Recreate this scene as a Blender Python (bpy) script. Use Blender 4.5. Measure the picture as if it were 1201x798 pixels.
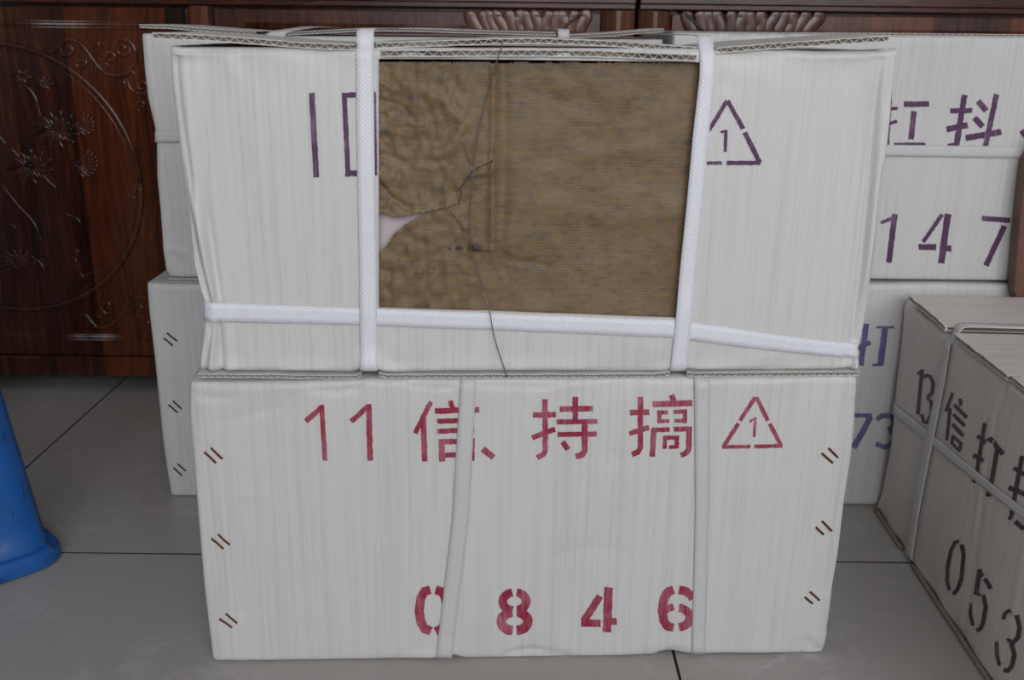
import bpy, bmesh, math, random
from mathutils import Vector, Matrix, noise
random.seed(7)
for o in list(bpy.data.objects): bpy.data.objects.remove(o)
S = bpy.context.scene
COL = S.collection

# ------------------------------------------------------------------ camera
IW, IH, FPX, CAMH = 1201.0, 798.0, 1160.0, 0.566
PITCH, ROLL = math.radians(17.6), 0.012
_r = Vector((1, 0, 0)); FW = Vector((0, math.cos(PITCH), -math.sin(PITCH))); _u = Vector((0, math.sin(PITCH), math.cos(PITCH)))
RT = _r * math.cos(ROLL) + _u * math.sin(ROLL); UP = -_r * math.sin(ROLL) + _u * math.cos(ROLL)
CAM = Vector((0, 0, CAMH))
cd = bpy.data.cameras.new('camera'); cam = bpy.data.objects.new('camera', cd); COL.objects.link(cam)
cd.sensor_fit = 'HORIZONTAL'; cd.sensor_width = 36.0; cd.lens = FPX / IW * 36.0; cd.clip_start = 0.02
m3 = Matrix((RT, UP, -FW)).transposed()
cam.matrix_world = Matrix.Translation(CAM) @ m3.to_4x4()
cd.dof.use_dof = True; cd.dof.focus_distance = 0.93; cd.dof.aperture_fstop = 9.0
S.camera = cam
# ------------------------------------------------------------------ world, daylight, exposure
w = bpy.data.worlds.new('world'); S.world = w; w.use_nodes = True
w.node_tree.nodes['Background'].inputs[0].default_value = (0.80, 0.88, 1.0, 1)
w.node_tree.nodes['Background'].inputs[1].default_value = 1.0
ld = bpy.data.lights.new('window_daylight', 'AREA'); ld.shape = 'RECTANGLE'; ld.size = 2.7; ld.size_y = 1.55
ld.energy = 75; ld.color = (0.972, 0.967, 1.0)
lo = bpy.data.objects.new('window_daylight', ld); COL.objects.link(lo)
lo.location = (0.70, -2.52, 1.55); lo.rotation_euler = (math.radians(90), 0, 0)      # shines along +Y
S.view_settings.view_transform = 'Standard'; S.view_settings.look = 'None'
S.view_settings.exposure = -0.33; S.view_settings.gamma = 1.0; S.view_settings.use_curve_mapping = False

# ------------------------------------------------------------------ helpers
def ray(x, y):
    return FW + RT * ((x - IW / 2) / FPX) + UP * ((IH / 2 - y) / FPX)
def ground(x, y, z=0.0):
    d = ray(x, y); return CAM + d * ((z - CAMH) / d.z)
Z = Vector((0, 0, 1))
class Frame:
    """a vertical face standing on the floor: u runs along it, v up, d outwards"""
    def __init__(s, A, B, back=0.0):
        s.u = (B - A); s.u.z = 0; s.u.normalize(); s.n = s.u.cross(Z).normalized()
        s.P = Vector((A.x, A.y, 0)) - s.n * back
    def to(s, u, v, d=0.0): return s.P + s.u * u + Z * v + s.n * d
    def px(s, x, y, d=0.0):
        r = ray(x, y); q = s.P + s.n * d
        k = (q - CAM).dot(s.n) / r.dot(s.n); p = CAM + r * k - s.P
        return p.dot(s.u), p.z
def lerp(a, b, t): return a + (b - a) * t
def interp(tab):
    """piecewise linear function from (x, y) pairs"""
    t = sorted(tab)
    def f(x):
        if x <= t[0][0]:
            return t[0][1]
        for (x0, y0), (x1, y1) in zip(t, t[1:]):
            if x <= x1: return y0 + (y1 - y0) * (x - x0) / max(1e-9, x1 - x0)
        return t[-1][1]
    return f
def resample(pts, step):
    out = [Vector(pts[0])]
    for a, b in zip(pts, pts[1:]):
        a, b = Vector(a), Vector(b); n = max(1, int(math.ceil((b - a).length / step)))
        for i in range(1, n + 1): out.append(a.lerp(b, i / n))
    return out
def smooth(pts, k=6):
    """Catmull-Rom through the points"""
    P = [Vector(p) for p in pts]; P = [P[0] * 2 - P[1]] + P + [P[-1] * 2 - P[-2]]; out = []
    for i in range(1, len(P) - 2):
        a, b, c, d = P[i - 1:i + 3]
        for j in range(k):
            t = j / k
            out.append(0.5 * ((2 * b) + (c - a) * t + (2 * a - 5 * b + 4 * c - d) * t * t + (3 * b - a - 3 * c + d) * t ** 3))
    out.append(P[-2]); return out
def n1(x, y=0.0, z=0.0): return noise.noise(Vector((x, y, z)))

def wloc(p):
    v = Vector((0, 0, 0))
    while p is not None: v = v + p.location; p = p.parent
    return v
def obj(name, verts, faces, mat, parent=None, uvs=None, sm=False, kind=None, label=None):
    me = bpy.data.meshes.new(name); off = wloc(parent)
    me.from_pydata([tuple(Vector(v) - off) for v in verts], [], faces)
    if uvs:
        l = me.uv_layers.new(name='UVMap')
        for lp in me.loops: l.data[lp.index].uv = uvs[lp.vertex_index]
    if sm:
        for p in me.polygons: p.use_smooth = True
    me.materials.append(mat)
    o = bpy.data.objects.new(name, me); COL.objects.link(o); o.parent = parent
    if kind: o['kind'] = kind
    if label: o['label'] = label
    return o
def thing(name, label, cat, loc, group=None):
    o = bpy.data.objects.new(name, None); COL.objects.link(o); o.location = loc; o.empty_display_size = 0.05
    o['label'] = label; o['category'] = cat
    if group: o['group'] = group
    return o
class MB:
    def __init__(s): s.v = []; s.f = []; s.uv = []
    def add(s, vs, fs, uvs=None):
        b = len(s.v); s.v += [Vector(x) for x in vs]; s.f += [tuple(b + i for i in f) for f in fs]
        s.uv += uvs if uvs else [(x[0], x[2]) for x in vs]
    def box(s, x0, x1, y0, y1, z0, z1):
        s.add([(x, y, z) for z in (z0, z1) for y in (y0, y1) for x in (x0, x1)],
              [(0, 2, 3, 1), (4, 5, 7, 6), (0, 1, 5, 4), (2, 6, 7, 3), (0, 4, 6, 2), (1, 3, 7, 5)])
    def bevbox(s, x0, x1, y0, y1, z0, z1, b):
        bm = bmesh.new(); bmesh.ops.create_cube(bm, size=1)
        for v in bm.verts: v.co = Vector((lerp(x0, x1, v.co.x + .5), lerp(y0, y1, v.co.y + .5), lerp(z0, z1, v.co.z + .5)))
        bmesh.ops.bevel(bm, geom=bm.edges[:], offset=b, segments=2, affect='EDGES', profile=.5)
        bm.verts.index_update()
        s.add([v.co.copy() for v in bm.verts], [[v.index for v in f.verts] for f in bm.faces]); bm.free()
    def sweep(s, pts, ra, rb, nrm, n=8, taper=True):
        """tube along pts; half-axis ra across, rb along the normal nrm"""
        b = len(s.v); m = len(pts); nrm = Vector(nrm)
        for i, p in enumerate(pts):
            t = (pts[min(i + 1, m - 1)] - pts[max(i - 1, 0)])
            t = t.normalized() if t.length > 1e-9 else Vector((1, 0, 0))
            a = t.cross(nrm)
            a = a.normalized() if a.length > 1e-6 else Vector((1, 0, 0))
            k = 1.0
            if taper: k = min(1.0, 0.35 + 2.2 * min(i, m - 1 - i) / max(1, m - 1) * 2)
            nn = a.cross(t).normalized()
            for j in range(n):
                q = 2 * math.pi * j / n
                s.v.append(p + a * (math.cos(q) * ra * k) + nn * (math.sin(q) * rb * k)); s.uv.append((p.x, p.z))
        for i in range(m - 1):
            for j in range(n):
                s.f.append((b + i * n + j, b + i * n + (j + 1) % n, b + (i + 1) * n + (j + 1) % n, b + (i + 1) * n + j))
        s.f.append(tuple(b + j for j in range(n))[::-1]); s.f.append(tuple(b + (m - 1) * n + j for j in range(n)))
    def build(s, name, mat, parent=None, sm=False, **k):
        return obj(name, s.v, s.f, mat, parent, s.uv, sm, **k)

# ------------------------------------------------------------------ materials
def newmat(name):
    m = bpy.data.materials.new(name); m.use_nodes = True; nt = m.node_tree; b = nt.nodes['Principled BSDF']; return m, nt, b
def nd(nt, t, **kw):
    n = nt.nodes.new(t)
    for k, v in kw.items():
        if k.startswith('i_'):
            n.inputs[int(k[2:])].default_value = v
        else: setattr(n, k, v)
    return n
def lk(nt, a, b): nt.links.new(a, b)
def ramp(nt, fac, stops, interp_='LINEAR'):
    r = nd(nt, 'ShaderNodeValToRGB'); r.color_ramp.interpolation = interp_
    el = r.color_ramp.elements
    while len(el) < len(stops): el.new(0.5)
    for e, (p, c) in zip(el, stops): e.position = p; e.color = (*c, 1) if len(c) == 3 else c
    lk(nt, fac, r.inputs[0]); return r.outputs[0]
def math_(nt, op, a, b=None, c=None):
    n = nd(nt, 'ShaderNodeMath', operation=op)
    for i, x in enumerate((a, b, c)):
        if x is None: continue
        if isinstance(x, (int, float)): n.inputs[i].default_value = x
        else: lk(nt, x, n.inputs[i])
    return n.outputs[0]
def mixc(nt, fac, a, b, mode='MIX'):
    n = nd(nt, 'ShaderNodeMix', data_type='RGBA', blend_type=mode)
    for i, x in ((0, fac), (6, a), (7, b)):
        if isinstance(x, (int, float)): n.inputs[i].default_value = x
        elif isinstance(x, tuple): n.inputs[i].default_value = (*x, 1)
        else: lk(nt, x, n.inputs[i])
    return n.outputs[2]
def mapped(nt, src, scale, loc=(0, 0, 0)):
    m = nd(nt, 'ShaderNodeMapping'); m.inputs['Scale'].default_value = scale; m.inputs['Location'].default_value = loc
    lk(nt, src, m.inputs[0]); return m.outputs[0]
def noise_(nt, vec, scale, detail=4.0, rough=0.55, dim='3D'):
    n = nd(nt, 'ShaderNodeTexNoise', noise_dimensions=dim); lk(nt, vec, n.inputs['Vector'])
    n.inputs['Scale'].default_value = scale; n.inputs['Detail'].default_value = detail; n.inputs['Roughness'].default_value = rough
    return n.outputs[0]
def bump(nt, h, bsdf, strength, dist):
    b = nd(nt, 'ShaderNodeBump'); b.inputs['Strength'].default_value = strength; b.inputs['Distance'].default_value = dist
    lk(nt, h, b.inputs['Height']); lk(nt, b.outputs[0], bsdf.inputs['Normal']); return b

def mat_card(name, base, seed=0.0, dirt=0.5, rough=0.48):
    m, nt, b = newmat(name)
    uv = nd(nt, 'ShaderNodeUVMap', uv_map='UVMap').outputs[0]
    sep = nd(nt, 'ShaderNodeSeparateXYZ'); lk(nt, uv, sep.inputs[0])
    streak = noise_(nt, mapped(nt, uv, (260, 4, 1), (seed, seed, seed)), 1.0, 3)
    wide = noise_(nt, mapped(nt, uv, (34, 3, 1), (seed * 3, 0, seed)), 1.0, 3)
    blot = noise_(nt, mapped(nt, uv, (9, 9, 1), (seed * 2, 5, seed)), 1.0, 5)
    dark = tuple(c * k for c, k in zip(base, (0.80, 0.795, 0.775)))
    c1 = mixc(nt, ramp(nt, streak, [(0.3, (1, 1, 1)), (0.55, (0, 0, 0))]), base, tuple(c * 0.9 for c in base))
    c2 = mixc(nt, math_(nt, 'MULTIPLY', ramp(nt, wide, [(0.56, (0, 0, 0)), (0.75, (1, 1, 1))]), 0.55 * dirt), c1, dark)
    c3 = mixc(nt, math_(nt, 'MULTIPLY', ramp(nt, blot, [(0.55, (0, 0, 0)), (0.8, (1, 1, 1))]), dirt), c2, tuple(c * k for c, k in zip(base, (0.83, 0.80, 0.74))))
    spk = noise_(nt, mapped(nt, uv, (190, 120, 1), (7 + seed, 1, 2)), 1.0, 2)
    c4 = mixc(nt, ramp(nt, spk, [(0.80, (0, 0, 0)), (0.86, (0.6, 0.6, 0.6))]), c3, (0.22, 0.2, 0.18))
    mp = nd(nt, 'ShaderNodeMapping'); mp.inputs['Rotation'].default_value = (0, 0, 0.5); mp.inputs['Scale'].default_value = (16, 120, 1); mp.inputs['Location'].default_value = (seed, 3, 1)
    lk(nt, uv, mp.inputs[0]); scr = noise_(nt, mp.outputs[0], 1.0, 5, 0.6)
    msk = ramp(nt, noise_(nt, mapped(nt, uv, (8, 11, 1), (seed, 9, 1)), 1.0, 2), [(0.52, (0, 0, 0)), (0.70, (1, 1, 1))])
    sc_ = math_(nt, 'MULTIPLY', math_(nt, 'MULTIPLY', ramp(nt, scr, [(0.60, (0, 0, 0)), (0.70, (1, 1, 1))]), msk), 0.9 * dirt)
    c4 = mixc(nt, sc_, c4, (0.82, 0.82, 0.81))
    lk(nt, c4, b.inputs['Base Color']); b.inputs['Roughness'].default_value = rough
    flute = math_(nt, 'SINE', math_(nt, 'MULTIPLY', sep.outputs[0], 2 * math.pi / 0.0066))
    h = math_(nt, 'ADD', math_(nt, 'MULTIPLY', flute, 0.25), math_(nt, 'MULTIPLY', streak, 1.4))
    h = math_(nt, 'ADD', h, math_(nt, 'MULTIPLY', blot, 1.0))
    bump(nt, h, b, 0.13, 0.0012)
    return m
def mat_plain(name, col, rough=0.6, metal=0.0, bmp=0.0, bscale=200.0, var=0.0):
    m, nt, b = newmat(name); b.inputs['Roughness'].default_value = rough; b.inputs['Metallic'].default_value = metal
    tc = nd(nt, 'ShaderNodeTexCoord').outputs['Object']
    nz = noise_(nt, tc, bscale, 4)
    c = mixc(nt, math_(nt, 'MULTIPLY', nz, var), col, tuple(x * 0.45 for x in col))
    lk(nt, c, b.inputs['Base Color'])
    if bmp: bump(nt, nz, b, bmp, 0.001)
    return m
def mat_ink(name, col, pale, wear=0.5):
    m, nt, b = newmat(name); tc = nd(nt, 'ShaderNodeTexCoord').outputs['Object']
    a = noise_(nt, mapped(nt, tc, (420, 420, 40)), 1.0, 3); c = noise_(nt, tc, 45.0, 4)
    f = math_(nt, 'ADD', math_(nt, 'MULTIPLY', a, 0.55), math_(nt, 'MULTIPLY', c, 0.6))
    lk(nt, mixc(nt, ramp(nt, f, [(0.62 - 0.12 * wear, (0, 0, 0)), (0.86 - 0.05 * wear, (1, 1, 1))]), col, pale), b.inputs['Base Color'])
    b.inputs['Roughness'].default_value = 0.55; return m
def mat_strap(name, col):
    m, nt, b = newmat(name); uv = nd(nt, 'ShaderNodeUVMap', uv_map='UVMap').outputs[0]
    sep = nd(nt, 'ShaderNodeSeparateXYZ'); lk(nt, uv, sep.inputs[0])
    k = 2 * math.pi / 0.0036
    a = math_(nt, 'SINE', math_(nt, 'MULTIPLY', math_(nt, 'ADD', sep.outputs[0], sep.outputs[1]), k))
    c = math_(nt, 'SINE', math_(nt, 'MULTIPLY', math_(nt, 'SUBTRACT', sep.outputs[0], math_(nt, 'MULTIPLY', sep.outputs[1], 1.0)), k))
    h = math_(nt, 'MAXIMUM', a, c)
    nz = noise_(nt, uv, 30.0, 3)
    cc = mixc(nt, math_(nt, 'MULTIPLY', nz, 0.25), col, tuple(x * 0.8 for x in col))
    lk(nt, cc, b.inputs['Base Color']); b.inputs['Roughness'].default_value = 0.38
    bump(nt, h, b, 0.3, 0.0004); return m
def mat_wood(name, cols, rough=0.32, plank=9.0, axis='X', seed=0.0):
    m, nt, b = newmat(name); tc = nd(nt, 'ShaderNodeTexCoord').outputs['Object']
    sc = (1, 1, 0.055) if axis == 'X' else (0.055, 1, 1)
    v = mapped(nt, tc, sc, (seed, 0, seed))
    warp = noise_(nt, mapped(nt, tc, (5, 5, 2.2), (seed, 1, 0)), 1.0, 3)
    ww = nd(nt, 'ShaderNodeVectorMath', operation='ADD'); lk(nt, v, ww.inputs[0])
    wm = nd(nt, 'ShaderNodeCombineXYZ'); lk(nt, math_(nt, 'MULTIPLY', warp, 0.09), wm.inputs[0 if axis == 'X' else 2]); lk(nt, wm.outputs[0], ww.inputs[1])
    g1 = noise_(nt, ww.outputs[0], 150.0, 6, 0.7); g2 = noise_(nt, ww.outputs[0], 13.0, 3)
    vo = nd(nt, 'ShaderNodeTexVoronoi', voronoi_dimensions='1D', feature='F1'); vo.inputs['Scale'].default_value = plank
    sp = nd(nt, 'ShaderNodeSeparateXYZ'); lk(nt, tc, sp.inputs[0])
    lk(nt, math_(nt, 'ADD', sp.outputs[0 if axis == 'X' else 2], seed), vo.inputs['W'])
    pc = nd(nt, 'ShaderNodeSeparateColor'); lk(nt, vo.outputs['Color'], pc.inputs[0])
    f = math_(nt, 'ADD', math_(nt, 'MULTIPLY', g1, 0.62), math_(nt, 'MULTIPLY', g2, 0.32))
    f = math_(nt, 'ADD', f, math_(nt, 'MULTIPLY', math_(nt, 'SUBTRACT', pc.outputs[0], 0.5), 0.22))
    lk(nt, ramp(nt, f, [(0.28, cols[0]), (0.46, cols[1]), (0.64, cols[2])]), b.inputs['Base Color'])
    b.inputs['Roughness'].default_value = rough; b.inputs['Coat Weight'].default_value = 0.12; b.inputs['Coat Roughness'].default_value = 0.15; b.inputs['Specular IOR Level'].default_value = 0.42
    bump(nt, g1, b, 0.12, 0.0006); return m
def mat_tile():
    m, nt, b = newmat('grey_floor_tile'); tc = nd(nt, 'ShaderNodeNewGeometry').outputs['Position']
    a = noise_(nt, mapped(nt, tc, (3, 3, 3)), 1.0, 5); g = noise_(nt, tc, 420.0, 2)
    v = noise_(nt, mapped(nt, tc, (9, 13, 9)), 1.0, 6, 0.6)
    vein = ramp(nt, math_(nt, 'ABSOLUTE', math_(nt, 'SUBTRACT', v, 0.5)), [(0.0, (1, 1, 1)), (0.03, (0, 0, 0))])
    msk = ramp(nt, noise_(nt, mapped(nt, tc, (6, 6, 6), (4, 2, 0)), 1.0, 3), [(0.42, (0, 0, 0)), (0.66, (1, 1, 1))])
    c = mixc(nt, a, (0.355, 0.340, 0.320), (0.425, 0.410, 0.390))
    c = mixc(nt, math_(nt, 'MULTIPLY', g, 0.20), c, (0.27, 0.255, 0.24))
    c = mixc(nt, math_(nt, 'MULTIPLY', math_(nt, 'MULTIPLY', vein, msk), 0.42), c, (0.60, 0.59, 0.57))
    sp = noise_(nt, tc, 55.0, 1)
    c = mixc(nt, ramp(nt, sp, [(0.845, (0, 0, 0)), (0.86, (1, 1, 1))]), c, (0.07, 0.05, 0.04))
    lk(nt, c, b.inputs['Base Color']); b.inputs['Roughness'].default_value = 0.36
    bump(nt, g, b, 0.05, 0.0004); return m
def mat_paper():
    m, nt, b = newmat('kraft_paper'); uv = nd(nt, 'ShaderNodeUVMap', uv_map='UVMap').outputs[0]
    sep = nd(nt, 'ShaderNodeSeparateXYZ'); lk(nt, uv, sep.inputs[0])
    wob = noise_(nt, mapped(nt, uv, (25, 60, 1)), 1.0, 3)
    st = math_(nt, 'SINE', math_(nt, 'ADD', math_(nt, 'MULTIPLY', sep.outputs[1], 2 * math.pi / 0.0017), math_(nt, 'MULTIPLY', wob, 3.0)))
    mot = noise_(nt, mapped(nt, uv, (95, 210, 1)), 1.0, 5, 0.7); big = noise_(nt, mapped(nt, uv, (14, 22, 1)), 1.0, 4)
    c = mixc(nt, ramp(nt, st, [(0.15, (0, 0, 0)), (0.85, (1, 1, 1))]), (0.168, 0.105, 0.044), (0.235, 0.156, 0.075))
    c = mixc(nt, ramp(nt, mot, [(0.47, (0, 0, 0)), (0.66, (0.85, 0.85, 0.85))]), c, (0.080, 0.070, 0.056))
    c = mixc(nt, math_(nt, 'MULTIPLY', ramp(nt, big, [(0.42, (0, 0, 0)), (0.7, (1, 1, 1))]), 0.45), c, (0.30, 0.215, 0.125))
    # ink blots: two round spots and a small one beside the crease (uv in metres)
    for (bx, by, br) in BLOTS:
        dx = math_(nt, 'DIVIDE', math_(nt, 'SUBTRACT', sep.outputs[0], bx), br * 1.45); dy = math_(nt, 'DIVIDE', math_(nt, 'SUBTRACT', sep.outputs[1], by), br)
        d = math_(nt, 'SQRT', math_(nt, 'ADD', math_(nt, 'MULTIPLY', dx, dx), math_(nt, 'MULTIPLY', dy, dy)))
        d = math_(nt, 'ADD', d, math_(nt, 'MULTIPLY', math_(nt, 'SUBTRACT', mot, 0.5), 1.6))
        c = mixc(nt, ramp(nt, d, [(0.45, (0.9, 0.9, 0.9)), (1.1, (0, 0, 0))]), c, (0.018, 0.016, 0.018))
    lk(nt, c, b.inputs['Base Color']); b.inputs['Roughness'].default_value = 0.55
    bump(nt, math_(nt, 'ADD', math_(nt, 'MULTIPLY', st, 0.5), math_(nt, 'MULTIPLY', mot, 1.0)), b, 0.18, 0.0005); return m

CARD_A = mat_card('white_carton_board', (0.70, 0.695, 0.68), 0.0, 0.28)
CARD_B = mat_card('white_carton_board_worn', (0.685, 0.68, 0.665), 3.7, 0.45)
CARD_C = mat_card('white_carton_board_back', (0.66, 0.655, 0.645), 9.1, 0.35)
CARD_D = mat_card('white_carton_board_dusty', (0.69, 0.652, 0.622), 14.3, 0.5)
FOLD_AND_SHADE = mat_plain('grey_fold_and_hole_shade', (0.27, 0.235, 0.19), 0.9, 0, 0.2, 300, 0.35)  # grey of the bottom folds, and painted shade behind the flutes
LINER = mat_plain('board_liner', (0.68, 0.67, 0.645), 0.7, 0, 0.2, 220, 0.25)
STRAP_W = mat_strap('white_woven_strap', (0.86, 0.875, 0.93))
STRAP_G = mat_strap('greyish_woven_strap', (0.66, 0.655, 0.655))
INK_RED = mat_ink('crimson_stencil_ink', (0.30, 0.014, 0.050), (0.50, 0.20, 0.26), 1.0)
INK_PUR = mat_ink('purple_stencil_ink', (0.085, 0.026, 0.085), (0.26, 0.17, 0.27), 0.4)
INK_DRK = mat_ink('dull_plum_stencil_ink', (0.075, 0.035, 0.055), (0.24, 0.18, 0.21), 0.25)
INK_BLU = mat_ink('blue_violet_stencil_ink', (0.13, 0.115, 0.26), (0.30, 0.28, 0.42), 0.7)
COPPER = mat_plain('rusty_copper_wire', (0.20, 0.075, 0.035), 0.45, 0.7, 0, 200, 0.7)
IRON = mat_plain('dark_iron_wire', (0.07, 0.045, 0.038), 0.5, 0.6, 0, 200, 0.4)
STEEL = mat_plain('grey_steel_wire', (0.22, 0.22, 0.22), 0.35, 0.9)
WOOD = mat_wood('varnished_rosewood', ((0.006, 0.003, 0.0025), (0.044, 0.0120, 0.0052), (0.135, 0.034, 0.012)), 0.17, 13.0, 'X', 0.35)
WOOD2 = mat_wood('varnished_rosewood_light', ((0.018, 0.007, 0.004), (0.085, 0.026, 0.012), (0.17, 0.054, 0.024)), 0.27, 9.0, 'X', 2.2)
WOOD_H = mat_wood('varnished_rosewood_rail', ((0.020, 0.007, 0.004), (0.095, 0.027, 0.012), (0.17, 0.050, 0.022)), 0.22, 2.0, 'Z', 1.7)
BROWN = mat_wood('reddish_brown_board', ((0.07, 0.03, 0.017), (0.12, 0.052, 0.029), (0.17, 0.076, 0.043)), 0.5, 3.0, 'X', 4.0)
TILE = mat_tile()
GROUT = mat_plain('dark_grout', (0.045, 0.04, 0.038), 0.9)
PLASTER = mat_plain('white_wall_plaster', (0.50, 0.485, 0.46), 0.9, 0, 0.15, 40, 0.06)
WHITE = mat_plain('white_window_frame', (0.75, 0.75, 0.75), 0.5)
INNER = mat_plain('pale_pinkish_packing', (0.70, 0.60, 0.63), 0.5, 0, 0.2, 60, 0.15)
def mat_blue():
    m, nt, b = newmat('blue_stool_plastic'); tc = nd(nt, 'ShaderNodeTexCoord').outputs['Object']
    a = noise_(nt, mapped(nt, tc, (1, 1, .45)), 42.0, 5, 0.62); c = noise_(nt, tc, 9.0, 3)
    base = mixc(nt, c, (0.010, 0.098, 0.35), (0.014, 0.125, 0.43))
    lk(nt, mixc(nt, ramp(nt, a, [(0.55, (0, 0, 0)), (0.63, (.75, .75, .75))]), base, (0.008, 0.03, 0.085)), b.inputs['Base Color'])
    b.inputs['Roughness'].default_value = 0.42; return m
BLUE = mat_blue()

# ------------------------------------------------------------------ room
XL, XR, YB, YF, CEIL = -2.3, 2.3, 2.05, -2.6, 2.7
fl = MB(); fl.box(XL, XR, YF, YB, -0.06, -0.0025)
floor = fl.build('floor', GROUT, None, kind='structure')
TS, GX, GY, gw = 0.8, 0.157, 0.979, 0.0026
for i in range(-4, 4):
    for j in range(-6, 3):
        x0, x1 = max(XL, GX + i * TS + gw / 2), min(XR, GX + (i + 1) * TS - gw / 2)
        y0, y1 = max(YF, GY + j * TS + gw / 2), min(YB, GY + (j + 1) * TS - gw / 2)
        if x1 - x0 < .02 or y1 - y0 < .02: continue
        t = MB(); e = .0001
        t.add([(x0, y0, -.0025), (x1, y0, -.0025), (x1, y1, -.0025), (x0, y1, -.0025),
               (x0 + e, y0 + e, 0), (x1 - e, y0 + e, 0), (x1 - e, y1 - e, 0), (x0 + e, y1 - e, 0)],
              [(0, 1, 5, 4), (1, 2, 6, 5), (2, 3, 7, 6), (3, 0, 4, 7), (4, 5, 6, 7)])
        t = t.build('tile', TILE, floor); t.data.materials.append(GROUT)
        for p in t.data.polygons: p.material_index = 0 if p.normal.z > .9 else 1
def wallbox(name, *a):
    m = MB(); m.box(*a); return m.build(name, PLASTER, None, kind='structure')
wallbox('wall_back', XL, XR, YB, YB + .1, -.06, CEIL)
wallbox('wall_left', XL - .1, XL, YF - .1, YB + .1, -.06, CEIL)
wallbox('wall_right', XR, XR + .1, YF - .1, YB + .1, -.06, CEIL)
CEILM = mat_plain('white_ceiling_paint', (0.80, 0.80, 0.79), 0.9, 0, 0.1, 40, 0.04)
wallbox('ceiling', XL, XR, YF, YB, CEIL, CEIL + .1).data.materials[0] = CEILM
WX0, WX1, WZ0, WZ1 = -0.70, 2.10, 0.70, 2.40
m = MB(); m.box(XL, WX0, YF - .1, YF, -.06, CEIL); m.box(WX1, XR, YF - .1, YF, -.06, CEIL)
m.box(WX0, WX1, YF - .1, YF, -.06, WZ0); m.box(WX0, WX1, YF - .1, YF, WZ1, CEIL)
m.build('wall_front', PLASTER, None, kind='structure')
m = MB()
for x in (WX0, (WX0 + WX1) / 2 - .025, WX1 - .05): m.box(x, x + .05, YF - .08, YF - .02, WZ0, WZ1)
for z in (WZ0, WZ1 - .05): m.box(WX0, WX1, YF - .08, YF - .02, z, z + .05)
m.build('window_1', WHITE, None, kind='structure')

# ------------------------------------------------------------------ cabinets
YC = 1.485
FC = Frame(Vector((0, YC, 0)), Vector((1, YC, 0)))
def cu(x, y=18): return FC.px(x, y)[0]
def cv(y, x=100): return FC.px(x, y)[1]
ZD0, ZD1 = cv(417), cv(8); ZB = cv(440)
CARVED_SHEEN = mat_wood('carved_rosewood_sheen', ((0.05, 0.02, 0.012), (0.12, 0.05, 0.03), (0.20, 0.09, 0.055)), 0.22, 9.0, 'X', 5.0)  # paler than the doors: window gloss on the ridges put into the colour
def relief(name, strokes, parent, mat=None, n=8, sink=0.0, hmax=.0042):
    """carved raised lines: strokes of (px points, half-width px, smooth?)"""
    b = MB()
    for pts, hw in strokes:
        P = []
        for (x, y) in smooth(pts, 5) if len(pts) > 2 else resample(pts, 4):
            u, v = FC.px(x, y); P.append(FC.to(u, v, sink))
        r = hw * 0.00122
        b.sweep(P, r, min(r * 0.8, hmax), FC.n, n)
    return b.build(name, mat or WOOD, parent, sm=True)
def spiral(cx, cy, r, a0, turns, sgn=1, k=14):
    out = []
    for i in range(k + 1):
        t = i / k; a = math.radians(a0) + sgn * turns * 2 * math.pi * t; rr = r * (1 - 0.82 * t)
        out.append((cx + math.cos(a) * rr, cy + math.sin(a) * rr))
    return out
def door(parent, u0, u1, label=None, WOOD=WOOD):
    b = MB(); b.bevbox(u0, u1, YC, YC + .02, ZD0, ZD1, .0015)
    d = b.build('door', WOOD, parent, label=label)
    zt, zb = cv(29), cv(396); ins = .045
    for (a0, a1, c0, c1) in ((u0 + ins, u1 - ins, zt, zt), (u0 + ins, u1 - ins, zb, zb), (u0 + ins, u0 + ins, zb, zt), (u1 - ins, u1 - ins, zb, zt)):
        q = MB()
        for s_, rr in ((-.0042, .0016), (.0042, .0016), (0, .0034)):
            du, dv = (s_, 0) if a0 == a1 else (0, s_)
            q.sweep([FC.to(a0 + du, c0 + dv, 0), FC.to(a1 + du, c1 + dv, 0)], rr, rr * .3, FC.n, 8, taper=False)
        q.build('bead', WOOD, d, sm=True)
    return d
def cabinet(u_left, u_right, label):
    c = thing('wooden_cabinet', label, 'cabinet', FC.to((u_left + u_right) / 2, 0, -.2))
    H1 = .92; b = MB()
    b.box(u_left, u_right, YC + .021, YC + .44, ZB + .01, H1); b.build('body', WOOD, c)
    b = MB(); b.bevbox(u_left, u_right, YC - .004, YC + .02, ZB, ZD0 - .001, .002); b.build('bottom_rail', WOOD, c)  # darker wood than the top rail, standing in for shade low down
    b = MB(); b.bevbox(u_left, u_right, YC - .006, YC + .02, ZD1 + .0045, ZD1 + .05, .002)
    b.bevbox(u_left, u_right, YC - .010, YC + .02, ZD1 + .012, ZD1 + .028, .002); b.build('top_rail', WOOD_H, c)
    b = MB(); b.bevbox(u_left, u_right, YC + .002, YC + .02, ZD1 + .052, H1 - .03, .002); b.build('upper_panel', WOOD, c)
    b = MB(); b.bevbox(u_left, u_right, YC - .02, YC + .45, H1, H1 + .025, .004); b.build('cabinet_top', WOOD_H, c)
    for ux in (u_left + .03, u_right - .07):
        for yy in (YC + .05, YC + .38):
            b = MB(); b.box(ux, ux + .04, yy, yy + .04, 0, ZB + .012); b.build('foot', WOOD, c)
    return c
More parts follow.
